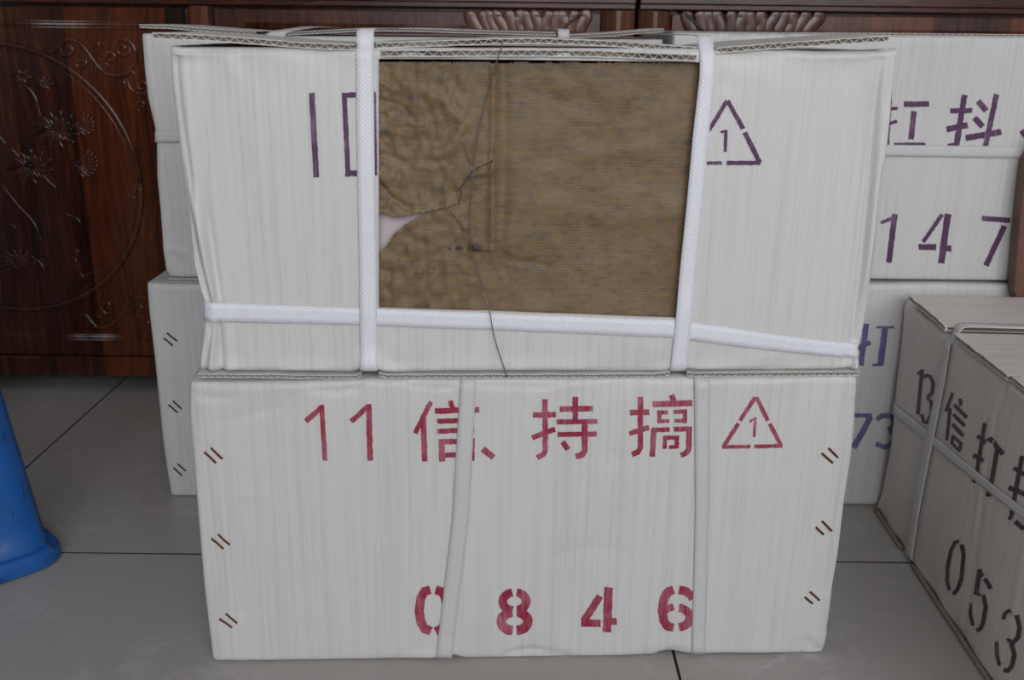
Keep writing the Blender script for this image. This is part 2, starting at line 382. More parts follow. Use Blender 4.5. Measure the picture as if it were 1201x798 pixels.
def stile(c, u0, u1):
    b = MB(); um = (u0 + u1) / 2; y1 = YC + .02
    sec = [(u0, y1), (u0, YC + .001), (u0 + .006, YC - .004), (um - .003, YC - .009), (um + .003, YC - .009), (u1 - .006, YC - .004), (u1, YC + .001), (u1, y1)]
    k = len(sec)
    b.add([(x, y, z) for z in (ZD0, ZD1 + .003) for (x, y) in sec], [(i, (i + 1) % k, k + (i + 1) % k, k + i) for i in range(k)] + [tuple(range(k))[::-1], tuple(range(k, 2 * k))])
    b.build('stile', WOOD2, c)
uA1, uB0, uB1 = cu(220), cu(250), cu(705)
wd = uB1 - uB0; uA0 = uA1 - wd; st = .05
cab1 = cabinet(uA0 - st, cu(745), 'dark red carved wooden cabinet with a round medallion on its door')
dA = door(cab1, uA0, uA1, 'door carved with a ring, chrysanthemums and corner scrolls'); dB = door(cab1, uB0, uB1, None, WOOD2)
stile(cab1, uA0 - st, uA0 - .001); stile(cab1, uA1 + .001, uB0 - .001); stile(cab1, uB1 + .001, cu(744.5))
uC = cu(749)
cab2 = cabinet(uC, uC + 2 * wd + 3 * st, 'dark red wooden cabinet behind the carton with purple digits 1 4 7')
stile(cab2, uC, cu(787)); uD = cu(788)
dC = door(cab2, uD, uD + wd, None, WOOD2); stile(cab2, uD + wd + .001, uD + wd + .036); dD = door(cab2, uD + wd + .037, uC + 2 * wd + 3 * st - .03)
# the ring on the left door
uc, vc = FC.px(9, 213); rr = FC.px(168, 245)[0] - uc
ring = MB()
for rad, hw, rb in ((rr, .0042, .0042), (rr - .0085, .0016, .0016)):
    pts = [FC.to(uc + rad * math.cos(a), vc + rad * math.sin(a), 0) for a in [2 * math.pi * i / 96 for i in range(97)]]
    ring.sweep(pts, hw, rb, FC.n, 8, taper=False)
ring.build('carved_ring', WOOD, dA, sm=True)
def mirror(strokes):
    out = []
    for pts, hw in strokes:
        q = []
        for (x, y) in pts:
            u, v = FC.px(x, y); q.append((u, v))
        out.append((q, hw))
    return out
TR = [([(44, 60), (52, 58), (62, 61), (72, 52), (80, 46), (92, 50), (102, 60), (112, 74), (122, 85), (136, 89), (150, 86), (158, 74), (159, 60), (153, 50), (143, 46), (135, 52), (134, 60)], 2.8),
      (spiral(80, 58, 9, 190, 1.0, -1), 2.5), (spiral(94, 74, 8, -60, 1.1, 1), 2.5), (spiral(130, 68, 9, 100, 1.25, 1), 2.5),
      (spiral(144, 58, 9, -20, 1.2, 1), 2.5), ([(112, 56), (115, 50), (116, 60), (112, 66)], 2.4),
      ([(150, 78), (155, 84), (160, 89)], 2.4), ([(149, 92), (152, 102), (158, 108), (168, 110), (176, 106)], 2.5), (spiral(166, 102, 8, 60, 1.1, -1), 2.5),
      (spiral(166, 124, 7, 100, 1.1, 1), 2.2), ([(143, 92), (147, 99), (146, 106)], 2.4)]
for part in TR: relief('carved_scroll', [part], dA)
BR = [([(94, 372), (100, 369), (108, 378), (116, 385), (130, 382), (142, 370), (150, 358), (160, 350), (172, 350)], 2.7),
      (spiral(126, 360, 8, 60, 1.1, 1), 2.4), (spiral(117, 370, 6, 30, 1.0, -1), 2.2), (spiral(163, 364, 8, 100, 1.2, 1), 2.4), (spiral(172, 382, 6, 150, 1.1, 1), 2.2)]
for part in BR: relief('carved_scroll', [part], dA)
# flowers: fans of curved petals, stems and leaves
def flower(cx, cy, r, n, a0, a1, sq=0.8, rows=2):
    st_ = []
    for row in range(rows):
        rr_ = r * (1 - 0.34 * row)
        for i in range(n):
            a = math.radians(lerp(a0, a1, (i + .5 * (row % 2)) / (n - 1)))
            c_, s_ = math.cos(a), math.sin(a) * sq; bend = 0.10 * rr_
            st_.append(([(cx + c_ * rr_ * .25, cy + s_ * rr_ * .25), (cx + c_ * rr_ * .65 - s_ * bend, cy + s_ * rr_ * .65 + c_ * bend), (cx + c_ * rr_, cy + s_ * rr_)], 2.4))
    st_.append((spiral(cx, cy, r * .2, 0, 1, 1, 8), 1.8))
    return st_
for f in (flower(66, 152, 30, 13, -200, 160), flower(36, 196, 28, 12, -190, 170), flower(92, 146, 20, 8, -70, 60), flower(92, 192, 24, 9, -60, 70),
          flower(26, 90, 12, 7, -180, 180), flower(52, 98, 11, 7, -150, 150), flower(20, 310, 24, 9, -200, -10), flower(-60, 170, 34, 13, -200, 160), flower(-70, 270, 28, 12, -200, 160)):
    relief('carved_flower', f, dA)
for s_ in ([(22, 98), (34, 104), (42, 116), (46, 130), (52, 148)], [(12, 172), (24, 186)], [(48, 202), (58, 214), (68, 222)], [(75, 250), (84, 254), (92, 258), (96, 266)],
           [(24, 300), (38, 302), (50, 312), (53, 322)], [(78, 306), (88, 304), (92, 314), (98, 325), (108, 320), (120, 318)], [(84, 292), (92, 296), (90, 304)], [(4, 262), (14, 264), (20, 270)],
           [(-30, 120), (-10, 150), (10, 172)], [(0, 214), (20, 240), (40, 262), (52, 290)]):
    relief('carved_stem', [(s_, 2.3)], dA)
relief('knot_bump', [([(155, 231), (157, 232), (159, 233)], 3.0)], dA)  # added bump standing in for a wood knot and its small highlight
# carved fans at the top corners of the hidden doors
for (dd, x0, x1, fx) in ((dB, 552, 684, 640), (dC, 806, 958, 862)):
    for i in range(13):
        xa = lerp(x0, x1, i / 12)
        relief('carved_ridge', [([(lerp(xa, fx, .18), 44), (lerp(xa, fx, .06) + 2 * math.sin(i * 2.1), 30), (xa + 3 * math.sin(i * 1.7), 20), (xa + 2 * math.sin(i), 12)], 8.0)], dd, CARVED_SHEEN, hmax=.0013)
for (dd, pts) in ((dB, [(684, 11), (676, 20), (664, 30), (655, 42)]), (dC, [(800, 11), (808, 20), (818, 30), (828, 42)])):
    relief('carved_border', [(pts, 2.4)], dd)

# ------------------------------------------------------------------ cartons
def edges_samples(n, r=(0, .0010, .0025, .0045, .0075, .012)):
    return r
def make_front(fr, L, R, T, B, disp, nu=70, nv=44, hole=None, depth=.3, mat=CARD_A, parent=None, seed=0, back=None, name='body'):
    """closed carton body; L,R,T,B are traced px polylines of the front panel; hole = (L,R,T,B) px polylines"""
    def tabv(pl): return interp([(lambda p: (p[1], p[0]))(fr.px(*q)) for q in pl])
    def tabu(pl): return interp([fr.px(*q) for q in pl])
    fl, frr, ft, fb = tabv(L), tabv(R), tabu(T), tabu(B)
    usegs = [fl]; vsegs = [fb]
    if hole:
        hl, hr, ht, hb = tabv(hole[0]), tabv(hole[1]), tabu(hole[2]), tabu(hole[3])
        usegs += [hl, hr]; vsegs += [hb, ht]
    usegs.append(frr); vsegs.append(ft)
    def samp(nseg, n):
        out = []
        fine = [.002, .006, .013, .025] + [.035 + .0115 * q for q in range(14)]
        for k in range(nseg):
            a = [i / n for i in range(n)]
            if k == 0: a = [x for x in a if x == 0 or x > .2] + fine
            if k == nseg - 1: a = [x for x in a if x == 0 or x < .8 or nseg == 1 and x < .8] + [1 - x for x in fine]
            out += sorted([(k, x) for x in a])
        out.append((nseg - 1, 1.0)); return out
    nsu, nsv = len(usegs) - 1, len(vsegs) - 1
    SU, SV = samp(nsu, max(12, nu // nsu)), samp(nsv, max(8, nv // nsv))
    vm = (ft(.28) + fb(.28)) / 2
    V, F, UVS, idx = [], [], [], {}
    for j, (kj, tj) in enumerate(SV):
        for i, (ki, ti) in enumerate(SU):
            u0 = lerp(usegs[ki](vm), usegs[ki + 1](vm), ti)
            v = lerp(vsegs[kj](u0), vsegs[kj + 1](u0), tj)
            u = lerp(usegs[ki](v), usegs[ki + 1](v), ti)
            idx[i, j] = len(V); V.append(fr.to(u, v, disp(u, v))); UVS.append((u, v))
    ni, nj = len(SU), len(SV)
    for j in range(nj - 1):
        for i in range(ni - 1):
            if hole and SU[i][0] == 1 and SV[j][0] == 1: continue
            F.append((idx[i, j], idx[i + 1, j], idx[i + 1, j + 1], idx[i, j + 1]))
    # sides
    loop = [idx[i, 0] for i in range(ni)] + [idx[ni - 1, j] for j in range(1, nj)] + [idx[i, nj - 1] for i in range(ni - 2, -1, -1)] + [idx[0, j] for j in range(nj - 2, 0, -1)]
    u0, u1 = fl(vm), frr(vm); v0, v1 = min(fb(u0), fb(u1)), min(ft(u0), ft(u1))
    prev = loop; m = len(loop)
    for dd, q in ((-.02, .2), (-.08, .7), (-depth + .006, 1.0), (-depth, 1.03)):
        cur = []
        for k in loop:
            uu, vv = UVS[k]; su = (uu - fl(vv)) / (frr(vv) - fl(vv)); sv = (vv - fb(uu)) / (ft(uu) - fb(uu))
            tu, tv = lerp(u0, u1, min(1, max(0, su))), lerp(v0, v1, min(1, max(0, sv)))
            if q > 1: tu = lerp(tu, (u0 + u1) / 2, .012); tv = lerp(tv, (v0 + v1) / 2, .012)
            qq = min(q, 1)
            cur.append(len(V)); V.append(fr.to(lerp(uu, tu, qq), lerp(vv, tv, qq), dd)); UVS.append((uu + dd * (1 if su > .5 else -1) * (0 < sv < 1), vv + dd * (1 if not 0 < sv < 1 else 0)))
        for k in range(m): F.append((prev[k], cur[k], cur[(k + 1) % m], prev[(k + 1) % m]))
        prev = cur
    F.append(tuple(prev))
    if hole:
        a, b_ = [i for i in range(ni) if SU[i] == (1, 0.0)][0], [i for i in range(ni) if SU[i] == (2, 0.0)][0]
        c, d_ = [j for j in range(nj) if SV[j] == (1, 0.0)][0], [j for j in range(nj) if SV[j] == (2, 0.0)][0]
        hp = [idx[i, c] for i in range(a, b_ + 1)] + [idx[b_, j] for j in range(c + 1, d_ + 1)] + [idx[i, d_] for i in range(b_ - 1, a - 1, -1)] + [idx[a, j] for j in range(d_ - 1, c, -1)]
        cur = []
        for k in hp: cur.append(len(V)); V.append(V[k] - fr.n * .005); UVS.append(UVS[k])
        for k in range(len(hp)): F.append((hp[(k + 1) % len(hp)], cur[(k + 1) % len(hp)], cur[k], hp[k]))
    o = obj(name, V, F, mat, parent, UVS, sm=True)
    return o, (fl, frr, ft, fb)
def make_disp(fr, L, R, T, B, seed, r=.006, amp=.0016, creases=(), bulge=0.0, crumple=.004):
    def tabv(pl): return interp([(lambda p: (p[1], p[0]))(fr.px(*q)) for q in pl])
    def tabu(pl): return interp([fr.px(*q) for q in pl])
    fl, frr, ft, fb = tabv(L), tabv(R), tabu(T), tabu(B)
    cr = []
    for pts, wd_, h in creases: cr.append(([Vector(fr.px(*p)) for p in pts], wd_, h))
    def disp(u, v):
        eu = min(u - fl(v), frr(v) - u); ev = min(v - fb(u), ft(u) - v); d = 0.0
        for e in (eu, ev):
            e = max(0.0, e)
            if e < r: d -= r * (1 - math.sqrt(max(0, 1 - (1 - e / r) ** 2)))
        k = 1 - math.exp(-max(0, min(eu, ev)) / .02)
        d += amp * k * n1(u * 6 + seed, v * 6, seed) + amp * .45 * k * n1(u * 17, v * 9 + seed, seed * 2)
        d += bulge * (1 - math.exp(-max(0, eu) / .1)) * (1 - math.exp(-max(0, ev) / .06))
        ce = math.exp(-max(0, eu) / .022)
        d += crumple * ce * (n1(u * 120 + seed, v * 7, seed) * .45 - .10) * min(1, max(0, eu) / .004)
        ct = math.exp(-max(0, ev) / .010)
        d += crumple * .5 * ct * n1(u * 28, v * 50 + seed, seed + 4) * min(1, max(0, ev) / .003)
        p = Vector((u, v))
        for pl, wd_, h in cr:
            best = 9.0
            for a, b in zip(pl, pl[1:]):
                ab = b - a; t = max(0, min(1, (p - a).dot(ab) / ab.dot(ab))); best = min(best, (p - a - ab * t).length)
            d += h * math.exp(-(best / wd_) ** 2)
        return d
    return disp
def glyph(fr, disp, strokes, ink, parent, name='stencilled_character', lift=.0006, jit=.35, label=None, sc=None):
    """print: strokes (px points, width px) laid on the face"""
    b = MB(); 
    for si, (pts, wd_) in enumerate(strokes):
        P = resample([Vector((p[0], p[1])) for p in pts], 2.2); m = len(P)
        for i, p in enumerate(P):
            t = (P[min(i + 1, m - 1)] - P[max(i - 1, 0)]); t = t.normalized() if t.length > 0 else Vector((1, 0))
            nn = Vector((-t.y, t.x)); row = []
            for q in (-.5, -.17, .17, .5):
                x = p + nn * (q * wd_ + (random.uniform(-jit, jit) if abs(q) > .4 else 0))
                if i in (0, m - 1): x = x + t * random.uniform(-jit, jit)
                u, v = fr.px(x.x, x.y, lift); row.append(fr.to(u, v, disp(u, v) + lift + si * 1.2e-5))
            b.v += row; b.uv += [(x.x, x.y)] * 4
            if i:
                k = len(b.v) - 8
                for c in range(3): b.f.append((k + c, k + c + 1, k + c + 5, k + c + 4))
    return b.build(name, ink, parent, label=label)
def arc(cx, cy, rx, ry, a0, a1, n=14):
    return [(cx + rx * math.cos(math.radians(lerp(a0, a1, i / n))), cy - ry * math.sin(math.radians(lerp(a0, a1, i / n)))) for i in range(n + 1)]
def strap(fr, disp, ea, eb, mat, parent, head=(), tail=(), lift=.0011, extra=None, name='strap', step=6):
    """band between the px edge lines ea and eb, with (u,v,d) continuation offsets at both ends"""
    n = 1
    la = sum((Vector(b) - Vector(a)).length for a, b in zip(ea, ea[1:])); n = max(4, int(la / step))
    def at(pl, t):
        L_ = [0]
        for a, b in zip(pl, pl[1:]): L_.append(L_[-1] + (Vector(b) - Vector(a)).length)
        s_ = t * L_[-1]
        for k in range(len(pl) - 1):
            if s_ <= L_[k + 1] + 1e-9: return Vector(pl[k]).lerp(Vector(pl[k + 1]), (s_ - L_[k]) / max(1e-9, L_[k + 1] - L_[k]))
        return Vector(pl[-1])
    rows = []
    for i in range(n + 1):
        t = i / n; a, b = at(ea, t), at(eb, t); row = []
        for q in (0, .33, .67, 1):
            p = a.lerp(b, q); u, v = fr.px(p.x, p.y, lift); row.append((u, v))
        dd = max(disp(*x) for x in row) + lift + (extra(t) if extra else 0)
        rows.append([(u, v, dd) for (u, v) in row])
    first, last = rows[0], rows[-1]
    pre = [[(u + o[0], v + o[1], d + o[2]) for (u, v, d) in first] for o in head][::-1]
    post = [[(u + o[0], v + o[1], d + o[2]) for (u, v, d) in last] for o in tail]
    rows = pre + rows + post
    b = MB(); s_ = 0.0; th = .0006; P = []
    for k, row in enumerate(rows):
        pts = [fr.to(*x) for x in row]
        if k: s_ += (pts[1] - P[-1][1]).length
        P.append(pts); w_ = (pts[3] - pts[0]).length
        b.v += pts; b.uv += [(s_, w_ * q) for q in (0, .33, .67, 1)]
        if k:
            c = len(b.v) - 8
            for e in range(3): b.f.append((c + e, c + e + 1, c + e + 5, c + e + 4))
    o = b.build(name, mat, parent, sm=True)
    md = o.modifiers.new('thickness', 'SOLIDIFY'); md.thickness = th; md.offset = 0
    return o
def corrugated(fr, top, thick, parent, name='top_flap', d0=.001, depth=.13, slope=0.0, wave=.0068, rag=.0008, mat=LINER, seed=1, fl_depth=.0034, torn=0.0, hole_shade=FOLD_AND_SHADE, label=None):
    """flap of fluted board; top = px polyline of the upper edge as seen; shows liners and flutes at its raw edge"""
    P = [fr.px(*q, d0) for q in top]; f = interp(P); u0, u1 = P[0][0], P[-1][0]
    n = max(6, int((u1 - u0) / wave * 10)); lt = min(.0009, thick * .16)
    b = MB(); c = MB()
    us = [lerp(u0, u1, i / n) for i in range(n + 1)]
    jit = [rag * n1(u * 60, seed) + torn * n1(u * 22, seed + 3) for u in us]
    for lay in (0, 1):
        k0 = len(b.v)
        for i, u in enumerate(us):
            zt = f(u) + .0004 * n1(u * 80, seed + lay) - (thick - lt) * lay
            for (dd, zz) in ((d0 + jit[i], zt), (d0 + jit[i], zt - lt), (d0 - depth, zt - slope * depth), (d0 - depth, zt - lt - slope * depth)):
                b.v.append(fr.to(u, zz, dd)); b.uv.append((u, dd))
        for i in range(n):
            a, e = k0 + i * 4, k0 + (i + 1) * 4
            b.f += [(a, a + 1, e + 1, e), (a, e, e + 2, a + 2), (a + 1, a + 3, e + 3, e + 1), (a + 2, e + 2, e + 3, a + 3)]
        b.f += [(k0, k0 + 2, k0 + 3, k0 + 1), (k0 + n * 4, k0 + n * 4 + 1, k0 + n * 4 + 3, k0 + n * 4 + 2)]
    k0 = 0
    for i, u in enumerate(us):
        mid = f(u) - thick / 2; am = (thick / 2 - lt) * math.sin((u - u0) * 2 * math.pi / wave)
        for s_ in (-.00032, .00032):
            for dd in (d0 + jit[i] - .0008, d0 - fl_depth):
                c.v.append(fr.to(u, mid + am + s_ - (slope * fl_depth if dd < d0 - fl_depth * .5 else 0), dd)); c.uv.append((u, dd))
    for i in range(n):
        a, e = i * 4, (i + 1) * 4
        c.f += [(a, e, e + 2, a + 2), (a, a + 1, e + 1, e), (a + 2, e + 2, e + 3, a + 3)]
    e = MB()
    for u in us:
        for q in (0.0, 1.0): e.v.append(fr.to(u, f(u) - lt * .5 - (thick - lt) * q, d0 - .0034)); e.uv.append((u, q))
    for i in range(n): e.f.append((2 * i, 2 * i + 1, 2 * i + 3, 2 * i + 2))
    # added dark strip behind the flutes paints the shade inside their holes
    o = b.build(name, mat, parent, label=label)
    c.build('fluting', LINER, o); e.build('flute_hole_shade', hole_shade, o)
    return o
def staples(fr, disp, segs, mat, parent):
    for (a, b_) in segs:
        q = MB(); P = []
        for t in (-.02, 0, .5, 1, 1.02):
            x, y = lerp(a[0], b_[0], t), lerp(a[1], b_[1], t); u, v = fr.px(x, y)
            P.append(fr.to(u, v, disp(u, v) + (.0006 if 0 <= t <= 1 else -.003)))
        q.sweep(P, .0011, .0005, fr.n, 6, taper=False); q.build('staple', mat, parent)

# ---- lower front carton --------------------------------------------------
A, B_ = ground(249, 778), ground(966, 768)
F1 = Frame(A, B_)
L1 = [(221, 449), (222, 500), (227, 560), (232, 620), (238, 690), (244, 740), (249, 778)]
R1 = [(1007, 442), (1004, 500), (999, 545), (992, 590), (985, 650), (978, 690), (974, 735), (967, 768)]
T1 = [(221, 450), (300, 449), (450, 446), (620, 445), (800, 444), (900, 443), (1007, 442)]
B1 = [(249, 778), (400, 776), (515, 774), (528, 770), (545, 774), (700, 772), (770, 770), (790, 766), (806, 769), (960, 768), (967, 768)]
CR1 = [([(226, 470), (238, 600), (254, 770)], .0016, -.003), ([(225, 462), (246, 468), (275, 468)], .002, -.0022), ([(1002, 470), (992, 560), (974, 690)], .0016, -.0035), ([(990, 640), (984, 680), (972, 740)], .0018, -.003), ([(946, 752), (955, 760), (964, 764)], .003, -.0035), ([(595, 768), (625, 763), (665, 769)], .003, -.003), ([(775, 768), (792, 762), (806, 765)], .003, -.003), ([(365, 455), (395, 460), (420, 455)], .0025, -.0025), ([(480, 452), (530, 455)], .002, -.0025), ([(560, 452), (640, 454), (660, 450)], .002, -.002), ([(1000, 455), (984, 540), (966, 640), (948, 762)], .0022, -.0014), ([(996, 470), (975, 620), (958, 760)], .002, .0010),
       ([(262, 497), (285, 487), (325, 478)], .003, -.0012), ([(230, 470), (246, 600), (262, 770)], .003, .0012), ([(606, 448), (607, 600), (604, 768)], .0022, -.0012),
       ([(280, 580), (310, 583)], .004, .001), ([(720, 532), (722, 540)], .005, -.0018), ([(640, 655), (700, 640), (730, 648)], .004, -.0009)]
D1 = make_disp(F1, L1, R1, T1, B1, 1.0, r=.005, amp=.0016, creases=CR1, bulge=.0012, crumple=.007)
c1 = thing('carton', 'white carton standing on the tiles, stencilled 11 and 0846 in crimson, under the opened carton', 'box', F1.to(.28, 0, -.14))
make_front(F1, L1, R1, T1, B1, D1, 120, 64, None, .295, CARD_B, c1)
G1 = {
 'one_a': [([(359, 494), (377, 478)], 6), ([(377.5, 475), (381.5, 540)], 5.6)],
 'one_b': [([(412, 494), (431, 477.5)], 6), ([(432.6, 474), (434.3, 540)], 6.6)],
 'xin': [([(505.5, 471), (496, 490), (487, 508)], 5.6), ([(496.5, 488), (498.3, 541)], 6.4), ([(528, 470), (531, 479)], 5.5), ([(510, 482), (562, 480.5)], 6.4), ([(513, 494), (556, 492.5)], 5.8),
         ([(513, 505.5), (556, 504)], 5.8), ([(518, 515), (518.5, 541)], 7.2), ([(514.5, 518), (556, 517)], 6.2), ([(521, 533.5), (555, 533)], 6), ([(554.5, 514), (554, 540)], 5)],
 'comma': [([(566, 526.5), (579, 537)], 7.2)],
 'chi': [([(639, 468), (639.6, 528), (637, 533), (630, 537)], 6.2), ([(625, 486.8), (652, 486)], 6.4), ([(624, 513.5), (651, 503)], 6), ([(674.7, 465.5), (674.7, 494)], 6.4), ([(656.6, 479.8), (695, 479)], 6.5),
         ([(653, 494.6), (700.5, 494)], 5.8), ([(654, 509.4), (700, 508.6)], 5.8), ([(685.8, 497), (685.8, 528), (683, 533), (675, 535)], 6.8), ([(659.8, 518), (666, 527)], 6.2)],
 'gao': [([(751, 465.5), (751, 525), (748, 530), (741, 533)], 6.2), ([(738.7, 484), (761.4, 483)], 6.4), ([(738, 508.5), (761, 501)], 5.8), ([(787.4, 463), (790, 470)], 6), ([(765.6, 474), (811.8, 472.6)], 7),
         ([(773, 481), (773, 496)], 4.6), ([(803.5, 480), (803, 496)], 4.8), ([(771, 483.6), (783, 483.4)], 4.6), ([(790, 483), (805.5, 482.2)], 4.8), ([(771, 493.6), (785, 493.4)], 4.4), ([(791, 493.2), (805, 493)], 4.4),
         ([(767, 502), (764.8, 535)], 6), ([(765, 503.8), (785, 503.4)], 5.4), ([(790, 503), (811, 502.4)], 5.8), ([(808, 501), (807.5, 526), (804.5, 531), (798, 533)], 6.2),
         ([(780, 511), (779.2, 526)], 4.6), ([(778, 513), (796, 512.6)], 4.6), ([(793.6, 511), (793.4, 525)], 4.8), ([(784, 523.8), (795, 523.6)], 4)],
 'tri': [([(886.2, 466), (868, 493.5)], 4.6), ([(866, 497), (848, 524)], 4.6), ([(887, 466), (901, 494)], 4.6), ([(903, 497.5), (916.5, 523)], 4.6), ([(847, 524), (880, 524)], 4.4), ([(884.8, 524), (917.5, 523.4)], 4.4),
         ([(879.5, 495), (885, 491.5)], 2.6), ([(886.3, 489.5), (884.6, 513)], 3)],
 'zero': [([(505, 692), (498, 694), (493.5, 702), (491.5, 716), (493.5, 730), (498, 738), (505.5, 741)], 10.5), ([(511, 692), (518, 694), (522.5, 702), (524.5, 717), (522, 731), (518, 738.5), (511, 741.5)], 10.5)],
 'eight': [(arc(603.2, 706, 13.6, 10.6, 100, 262), 10), (arc(603.8, 706, 13.6, 10.6, 80, -82), 10), (arc(603.2, 729.4, 15.4, 11, 98, 263), 11), (arc(603.8, 729.4, 15.4, 11, 82, -83), 11)],
 'four': [([(703.6, 699), (684.6, 729)], 8.5), ([(682, 731), (704.5, 731)], 8.6), ([(713.6, 688.5), (711.8, 741.5)], 10), ([(715, 729), (723, 728.6)], 8)],
 'six': [([(790, 691.5), (783, 694), (778.5, 702), (776.5, 715), (778.5, 728), (783, 735), (790, 736.5)], 10.4), ([(796, 691.5), (804, 693), (811, 699), (813, 702)], 10), (arc(795, 724.6, 14, 11.6, 84, -84), 10), ([(790, 711.5), (784, 713.5), (777, 718)], 8.5)],
}
for k in G1: glyph(F1, D1, G1[k], INK_RED, c1, 'warning_triangle' if k == 'tri' else 'stencilled_character')
staples(F1, D1, [((240.5, 530), (253.7, 542.5)), ((248, 525), (261, 538)), ((248.6, 632), (262, 643.6)), ((256, 627), (269.4, 639)), ((258, 726), (272, 736)), ((265, 720), (278, 731)),
                 ((964, 532), (976.4, 543)), ((972, 526), (983.5, 538)), ((957, 618.7), (966, 627.5)), ((964, 611.5), (975, 622.6)), ((944, 700.5), (953, 708.5)), ((950, 694.5), (961, 704.5))], COPPER, c1)
over = [(0, .0006, -.005), (0, .0006, -.02), (0, .0006, -.28)]
strap(F1, D1, [(540, 447), (530, 610), (511, 774)], [(558.5, 447), (550, 610), (530, 774)], STRAP_G, c1, head=over, tail=[(0, -.0005, -.006)], lift=.0012)
strap(F1, D1, [(814, 445), (815, 600), (811, 769)], [(833, 445), (831, 600), (827, 769)], STRAP_G, c1, head=over, tail=[(0, -.0005, -.006)], lift=.0012)

# ---- upper front carton, opened ------------------------------------------
F2 = Frame(A, B_, back=.0035)
L2 = [(197, 53), (200, 100), (207, 160), (213, 210), (220, 255), (226, 310), (234, 345), (239, 358), (239, 378), (236, 400), (232, 437)]
R2 = [(1055, 58), (1048, 120), (1042, 180), (1035, 230), (1029, 290), (1022, 340), (1013, 395), (1009, 410), (1009, 435)]
T2 = [(197, 53), (215, 56), (260, 56), (330, 55), (440, 56), (600, 56), (820, 57), (900, 57.5), (960, 60), (1035, 60), (1055, 56)]
B2 = [(232, 437), (300, 437), (410, 438), (424, 435), (442, 435), (456, 438), (620, 437), (780, 437), (790, 434), (804, 434), (815, 436), (1009, 435)]
HOLE = ([(444, 60), (444, 368)], [(822, 60), (820, 150), (808, 240), (796, 380)], [(440, 69), (600, 70), (822, 73)], [(440, 362), (600, 367), (800, 374)])
CR2 = [([(246, 384), (240, 436)], .0018, -.004), ([(251, 384), (249, 436)], .0018, .0035), ([(256, 384), (260, 436)], .002, -.0035), ([(226, 290), (243, 353)], .0018, -.004), ([(235, 265), (251, 353)], .0022, .0035), ([(243, 250), (258, 353)], .0025, -.0025), ([(206, 70), (214, 140), (226, 230)], .002, -.003), ([(1031, 90), (1018, 250), (1003, 402)], .0018, -.0042), ([(1038, 200), (1026, 300), (1008, 402)], .0018, -.003), ([(1000, 422), (996, 434)], .002, -.004), ([(1004, 424), (1003, 434)], .002, .004), ([(205, 68), (250, 73), (290, 71)], .0016, -.003), ([(845, 98), (858, 95)], .002, -.002), ([(1035, 70), (1024, 200), (1012, 320), (1000, 400)], .0022, -.002), ([(1026, 70), (1014, 200), (1003, 320)], .0022, -.0013), ([(1043, 130), (1030, 250), (1017, 340)], .003, .0024), ([(208, 72), (230, 71), (260, 73)], .003, -.0018),
       ([(222, 215), (240, 310), (252, 352)], .003, .0025), ([(214, 200), (230, 300), (246, 350)], .0022, -.002), ([(250, 385), (254, 432)], .0025, -.0018), ([(242, 385), (244, 432)], .0025, .002), ([(445, 425), (455, 434), (470, 437)], .006, .002), ([(424, 420), (410, 432)], .006, .002),
       ([(268, 70), (275, 85)], .006, .0016), ([(572, 366), (577, 430)], .003, -.0013), ([(636, 380), (632, 432)], .0025, -.001)]
D2 = make_disp(F2, L2, R2, T2, B2, 5.0, r=.006, amp=.0022, creases=CR2, bulge=.0015, crumple=.013)
c2 = thing('carton', 'opened white carton with a window cut in its front showing brown paper', 'box', F2.to(.28, .286, -.14))
make_front(F2, L2, R2, T2, B2, D2, 150, 84, HOLE, .295, CARD_A, c2)
G2 = {
 'one': [([(365.7, 109), (371.3, 207.7)], 6.8)],
 'zero': [([(401, 112), (415.5, 111.5), (436, 111), (440, 111)], 6.4), ([(403.8, 109), (408.5, 207)], 5.6), ([(405, 203), (418, 203), (438, 202)], 7), ([(439.2, 108), (440.9, 205.5)], 3.6)],
 'tri': [([(852.4, 118), (831, 153)], 4.8), ([(852.8, 118), (871.4, 151)], 5), ([(873, 155), (891, 191)], 5.6), ([(826, 191), (846.5, 191)], 4), ([(852, 191), (891.6, 191)], 4.8), ([(845, 155), (850, 153.4)], 2.6), ([(851, 152.4), (850.2, 178)], 4)],
}
for k in G2: glyph(F2, D2, G2[k], INK_PUR, c2, 'warning_triangle' if k == 'tri' else 'stencilled_character')
# horizontal band first (nearest the board), vertical bands over it
strap(F2, D2, [(240, 355), (300, 357), (422, 361), (620, 369), (790, 375), (850, 383), (920, 394), (1004, 404)], [(240, 378), (300, 379), (422, 381.5), (620, 389), (790, 396), (850, 405), (920, 413), (1006, 421)], STRAP_W, c2,
      head=[(-.0025, 0, -.004), (-.0035, 0, -.02), (-.002, 0, -.12), (-.002, 0, -.28)], tail=[(.003, 0, -.004), (.0045, 0, -.02), (.004, 0, -.12), (.004, 0, -.28)], lift=.0012)
over2 = [(0, .0075, -.004), (0, .009, -.02), (0, .0085, -.28)]
ex = lambda t: .0014 * math.exp(-((t - .82) / .06) ** 2)
strap(F2, D2, [(417, 48), (418, 150), (421, 300), (423, 438)], [(437.5, 48), (439, 150), (441, 300), (443, 438)], STRAP_W, c2, head=over2, tail=[(0, -.001, -.006)], lift=.0016, extra=ex)
strap(F2, D2, [(821, 56), (820, 90), (812, 160), (805, 240), (797, 320), (786, 438)], [(839, 56), (838, 90), (831, 160), (824, 240), (816, 320), (805, 438)], STRAP_W, c2, head=over2, tail=[(0, -.001, -.006)], lift=.0016, extra=ex)
